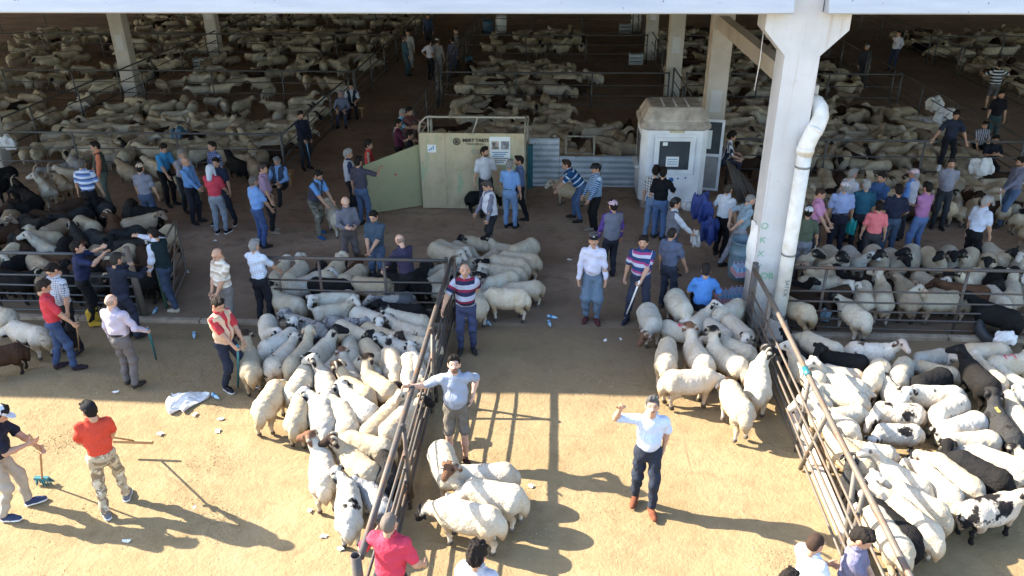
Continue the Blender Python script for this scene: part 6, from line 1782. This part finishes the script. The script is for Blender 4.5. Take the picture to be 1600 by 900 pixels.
def open_sack():
    c = G(285, 630); n, m_ = 13, 11
    v, f = [], []
    rr = random.Random(4)
    for j in range(m_):
        for i in range(n):
            u_, w_ = i / (n - 1) - .5, j / (m_ - 1) - .5
            x = u_ * .62 * (1 - .45 * (w_ + .5) * 0) + .05 * math.sin(5 * w_); y = w_ * .50 + .06 * math.sin(7 * u_)
            x *= (.45 + .65 * (w_ + .5))
            zt = .13 * math.exp(-((u_ + .1) ** 2 + w_ ** 2) * 9) + .028 * math.sin(9 * u_ + 6 * w_) + .035 + rr.uniform(-.012, .012)
            v.append((x, y, max(.012, zt)))
    b = len(v)
    v += [(x, y, .004) for x, y, z in v]
    for j in range(m_ - 1):
        for i in range(n - 1):
            a = j * n + i
            f.append((a, a + 1, a + n + 1, a + n)); f.append((b + a, b + a + n, b + a + n + 1, b + a + 1))
    edge = [i for i in range(n)] + [j * n + n - 1 for j in range(1, m_)] + [(m_ - 1) * n + i for i in range(n - 2, -1, -1)] + [j * n for j in range(m_ - 2, 0, -1)]
    for k in range(len(edge)):
        p_, q_ = edge[k], edge[(k + 1) % len(edge)]; f.append((q_, p_, b + p_, b + q_))
    me = D.meshes.new('white_sack'); me.from_pydata(v, [], f)
    o = link('white_sack', me, M['sack']); o.location = (c.x, c.y, 0)
    tag(o, 'crumpled white sack lying at the shadow edge on the left', 'sack')
    
open_sack()
crumpled('white_bundle', 1521, 309, .62, .45, .42, 'sack', 'plump white sack tied with a pink cord on the sheep pen at right', 'sack', 8, .62)
for i, (px, py, z) in enumerate(((1450, 190, .35), (1466, 200, .25), (1452, 178, .8), (1470, 192, .7), (1440, 182, .2))):
    crumpled('feed_sack', px, py + 22, .75, .55, .42, 'sack', ['lower left feed sack in the heap behind the alley rail', 'lower right feed sack in the heap behind the alley rail', 'topmost feed sack of the heap behind the alley rail', 'right upper feed sack of the heap behind the alley rail', 'small left feed sack of the heap behind the alley rail'][i], 'sack', 20 + i, z - .2, 'feed sacks by the alley rail')
crumpled('white_bundle', 23, 262, .42, .36, .40, 'sack', 'white bundle beside the left inner column behind the goats', 'sack', 9, .55)
crumpled('plastic_bag', 1073, 330, .30, .26, .22, 'white', 'white and red bag on the ground before the kiosk', 'plastic bag', 15)
g = BROAD['hand'][1]; crumpled('turquoise_bag', 0, 0, .20, .14, .32, 'tealbag', 'turquoise carrier bag held by the broad man in white cap', 'plastic bag', 16, .52, g=g + Vector((.04, -.05, 0)))
b_ = BAGMAN['mw']
crumpled('blue_bag', 0, 0, .66, .34, .62, 'bluesack', 'large blue bag slung behind the white polo man by the kiosk', 'bag', 12, .72, g=b_ @ Vector((-.52, -.10, 0)))
crumpled('blue_bag', 0, 0, .40, .30, .56, 'bluesack', 'second blue bag carried low by the white polo man', 'bag', 13, .42, g=b_ @ Vector((-.05, -.36, 0)))
crumpled('plastic_bag', 0, 0, .24, .2, .34, 'white', 'white carrier bag hanging below the blue bags', 'plastic bag', 14, .16, g=b_ @ Vector((-.50, -.22, 0)))
crumpled('blue_bucket_bag', 286, 240, .5, .4, .5, 'bin', 'blue bag behind the men by the left barn pen', 'bag', 17, .3)
# tyre with a bag
g = G(1572, 552)
ty = empty('tyre', (g.x, 13.02, .02)); tag(ty, 'old black tyre leaning on the fence at the right edge', 'tyre'); ty.rotation_euler = (R(-58), 0, 0)
tm = MB(); n = 28
for k in range(n):
    a = 2 * math.pi * k / n
    for (r_, y) in ((.22, -.09), (.31, -.11), (.345, -.07), (.345, .07), (.31, .11), (.22, .09)): tm.v.append((r_ * math.cos(a), y, .34 + r_ * math.sin(a)))
for k in range(n):
    for i in range(6):
        a, b = k * 6 + i, k * 6 + (i + 1) % 6; c, d = ((k + 1) % n) * 6 + i, ((k + 1) % n) * 6 + (i + 1) % 6
        tm.f.append((a, b, d, c)); tm.sm.append(True)
tm.build('rubber', M['tyre'], ty)
crumpled('blue_white_bag', 1566, 548, .34, .26, .22, 'sack', 'blue and white bag stuffed inside the old tyre', 'plastic bag', 18, .16)
crumpled('clear_bag', 1287, 506, .22, .2, .3, 'pet', 'clear plastic bag caught on the fence right of the column', 'plastic bag', 19, .05)
# pole bundle leaning right of the kiosk
for i in range(9):
    x = 4.55 + i * .07
    tag(MB().tube([(x + .25, 20.25 + .06 * (i % 3), .03), (x - .10, 20.75 + .05 * (i % 2), 1.05 - .06 * i)], .035, 7).build('pole', M['steel2']), '%s rusty pole from the left in the bundle leaning right of the kiosk' % ORD[i], 'pole', 'bundle of poles beside the kiosk')
# troughs, crates and bins in the barn
for (px, py, l, lab) in ((295, 212, 2.3, 'long grey feed trough among the left barn flock'), (235, 55, 1.4, 'pale trough in the second left barn pen'), (1092, 92, .6, 'small white trough behind the middle column')):
    g = G(px, py); o = empty('feed_trough', (g.x, g.y, .03), R(-4)); tag(o, lab, 'trough')
    MB().prism([(-.22, .32), (-.12, .10), (.12, .10), (.22, .32), (.19, .32), (.10, .13), (-.10, .13), (-.19, .32)], -l / 2, l / 2, 'x').build('basin', M['concrete2'], o)
    for x in (-l * .4, l * .4): MB().box((x - .05, -.14, 0), (x + .05, .14, .098)).build('leg', M['concrete2'], o)
for i, (px, py, lab) in enumerate(((993, 101, 'white crate in the dark middle barn pen'), (976, 52, 'farther pale crate near the back of the middle pen'), (317, 108, 'white crate at the foot of the second left column'))):
    g = G(px, py); o = empty('crate', (g.x, g.y, .03)); tag(o, lab, 'crate', 'crates in the barn')
    for z in (0, .17, .34): MB().box((-.32, -.22, z), (.32, .22, z + .13)).build('slat', M['crate'], o)
    for x in (-.3, .3):
        for y in (-.2, .2): MB().box((x - .025, y - .025, .001), (x + .025, y + .025, .5)).build('corner_post', M['crate'], o)
for (px, py, r_, h_, mat, lab) in ((783, 52, .34, .95, 'white', 'white plastic barrel on the fence line deep in the middle barn'), (763, 52, .30, .7, 'bin', 'blue barrel beside the white one deep in the middle barn'), (733, 104, .18, .45, 'bin', 'blue bucket in the alley beside the pen rail')):
    g = G(px, py); o = MB().lathe([(r_ * .9, 0), (r_, h_ * .3), (r_, h_ * .85), (r_ * .93, h_), (r_ * .85, h_), (r_ * .85, h_ * .7)], 16).build('bucket' if h_ < .5 else 'barrel', M[mat]); o.location = (g.x, g.y, .03); tag(o, lab, 'bucket' if h_ < .5 else 'barrel')
# litter that can be told apart
def bottle_flat(px, py, rz, label):
    g = G(px, py); o = empty('plastic_bottle', (g.x, g.y, .035 if g.y < Y0 else .065), rz); tag(o, label, 'bottle', 'bottles dropped on the ground')
    b = MB().lathe([(.030, 0), (.033, .02), (.033, .15), (.013, .20), (.013, .22)], 10, capt=True).build('bottle_body', M['pet'], o); b.rotation_euler = (R(90), 0, 0)
    b = MB().lathe([(.0335, .06), (.0335, .11)], 10, capb=False).build('label_band', M['blueink'], o); b.rotation_euler = (R(90), 0, 0)
for px, py, a, lab in ((332, 618, .9, 'crushed blue plastic bottle beside the white sack'), (304, 522, .4, 'clear bottle by the kerb near the red-vested young man'), (855, 498, 1.2, 'squashed blue bottle in the middle of the lane'), (857, 506, .2, 'second squashed bottle in the lane, nearer'), (205, 524, 1.6, 'clear bottle behind the lavender shirt man'), (246, 486, .1, 'blue cup-like bottle by the gate post'), (758, 505, .6, 'blue bottle by the lane sheep hooves')):
    bottle_flat(px, py, a, lab)
PAP = [(304, 648, 'white paper plate in the sun near the sack'), (340, 674, 'torn white paper in the sun, right of the plate'), (250, 678, 'folded white paper on the sunlit ground at left'), (345, 655, 'grey-white scrap beside a twig in the sun'), (198, 846, 'white scrap at the lower left in the sun'), (506, 838, 'pale scrap beside the pied sheep, left flock edge'), (533, 857, 'pale disc of paper near the gate post'), (484, 798, 'small pale scrap left of the left flock'), (181, 613, 'white scrap at the shade edge on the left'), (302, 796, 'white scrap inside the long shadow at left'), (294, 427, 'crumpled white paper near the open gate'), (337, 378, 'paper scrap on the floor near the jeans'), (300, 346, 'long paper scrap behind the gate'), (946, 532, 'dark and white scrap in the lane centre'), (970, 530, 'white scrap by the column-side flock'), (890, 408, 'pale scrap on the lane floor near the vest man'), (830, 760, 'pale scrap in the trio shadow')]
for i, (px, py, lab) in enumerate(PAP):
    g = G(px, py); rr = random.Random(i); v = []
    for j in range(4):
        for k in range(4): v.append(((k - 1.5) * .036 * rr.uniform(.5, 1.4), (j - 1.5) * .024 * rr.uniform(.5, 1.4), .010 + rr.uniform(0, .03)))
    v += [(x, y, .006) for x, y, z in v]
    f = [(j * 4 + k, j * 4 + k + 1, j * 4 + k + 5, j * 4 + k + 4) for j in range(3) for k in range(3)] + [(16 + j * 4 + k, 16 + j * 4 + k + 4, 16 + j * 4 + k + 5, 16 + j * 4 + k + 1) for j in range(3) for k in range(3)]
    ed = [0, 1, 2, 3, 7, 11, 15, 14, 13, 12, 8, 4]
    f += [(ed[(k + 1) % 12], ed[k], 16 + ed[k], 16 + ed[(k + 1) % 12]) for k in range(12)]
    me = D.meshes.new('paper_scrap'); me.from_pydata(v, [], f)
    o = link('paper_scrap', me, M['paper']); o.location = (g.x, g.y, 0 if g.y < Y0 else .03); o.scale = (.8, .8, .6); o.rotation_euler = (0, 0, rr.uniform(0, 6)); tag(o, lab, 'paper', 'paper scraps on the ground')
# dung crumbs, straw and pebbles over the ground
def crumbs(name, mat, n, size, label, spread, seed, straw=False):
    r_ = np.random.default_rng(seed)
    pts = spread(r_, n)
    base = np.array([(1, 0, 0), (-.5, .86, 0), (-.5, -.86, 0), (0, 0, .9)], np.float32); fc = np.array([(0, 1, 3), (1, 2, 3), (2, 0, 3), (0, 2, 1)])
    sz = size * r_.uniform(.35, 1.3, n) ** 1.5
    a = r_.uniform(0, 6.28, n); c, s_ = np.cos(a), np.sin(a)
    b = np.tile(base, (n, 1, 1)) * r_.uniform(.7, 1.3, (n, 4, 3))
    if straw: b = b * np.array((4.5, .28, .35))
    b = b * sz[:, None, None]
    V = np.stack([b[..., 0] * c[:, None] - b[..., 1] * s_[:, None] + pts[:, None, 0], b[..., 0] * s_[:, None] + b[..., 1] * c[:, None] + pts[:, None, 1], b[..., 2] + pts[:, None, 2]], -1).reshape(-1, 3)
    Fq = (fc[None] + 4 * np.arange(n)[:, None, None]).reshape(-1, 3)
    o = link(name, fast_mesh(name, V, Fq, False), M[mat]); tag(o, label, name.replace('_', ' '), kind='stuff')
def gz(x, y):
    z = .018 * np.sin(x * 1.7 + .6 * np.sin(y * 1.3)) * np.sin(y * 1.9 + x * .4) + .010 * np.sin(x * 4.1 + y * 2.3) * np.sin(y * 3.7 - x) - .02
    z = np.where(y > Y0, .03, z)
    for (px, py, q, h) in ((325, 722, .42, .06), (305, 805, .5, .05), (345, 820, .4, .04), (60, 700, .5, .03), (1225, 880, .35, .05)):
        c = G(px, py); z = z + h * np.exp(-((x - c.x) ** 2 + (y - c.y) ** 2) / (q * q))
    return z
def spread_all(r_, n):
    x = r_.uniform(-11, 11, n); y = r_.uniform(5, 18, n); k = int(n * .5)
    cen = [(r_.uniform(-9, 6), r_.uniform(6, 13)) for _ in range(26)]
    for i in range(k):
        cx_, cy_ = cen[i % 26]; x[i] = cx_ + r_.normal(0, .35); y[i] = cy_ + r_.normal(0, .3)
    return np.stack([x, y, gz(x, y)], 1)
def spread_piles(r_, n):
    P_ = [(325, 722, .28), (305, 805, .30), (345, 815, .22), (60, 700, .3), (1225, 880, .2), (110, 690, .2), (330, 640, .2)]
    x = np.zeros(n); y = np.zeros(n)
    for i in range(n):
        px, py, q = P_[i % len(P_)]; c = G(px, py); x[i] = c.x + r_.normal(0, q); y[i] = c.y + r_.normal(0, q)
    return np.stack([x, y, gz(x, y)], 1)
crumbs('dung_crumbs', 'dung', 9000, .0065, 'dry dung crumbs scattered over the yard and lane', spread_all, 1)
crumbs('soil_clods', 'clod', 5000, .006, 'crumbly soil clods heaped on the sunlit yard at left', spread_piles, 2)
crumbs('straw_bits', 'straw', 3500, .008, 'short straw bits strewn over the ground', spread_all, 3, True)
crumbs('pale_grit', 'stone', 2500, .007, 'pale grit scattered over the ground', spread_all, 4)
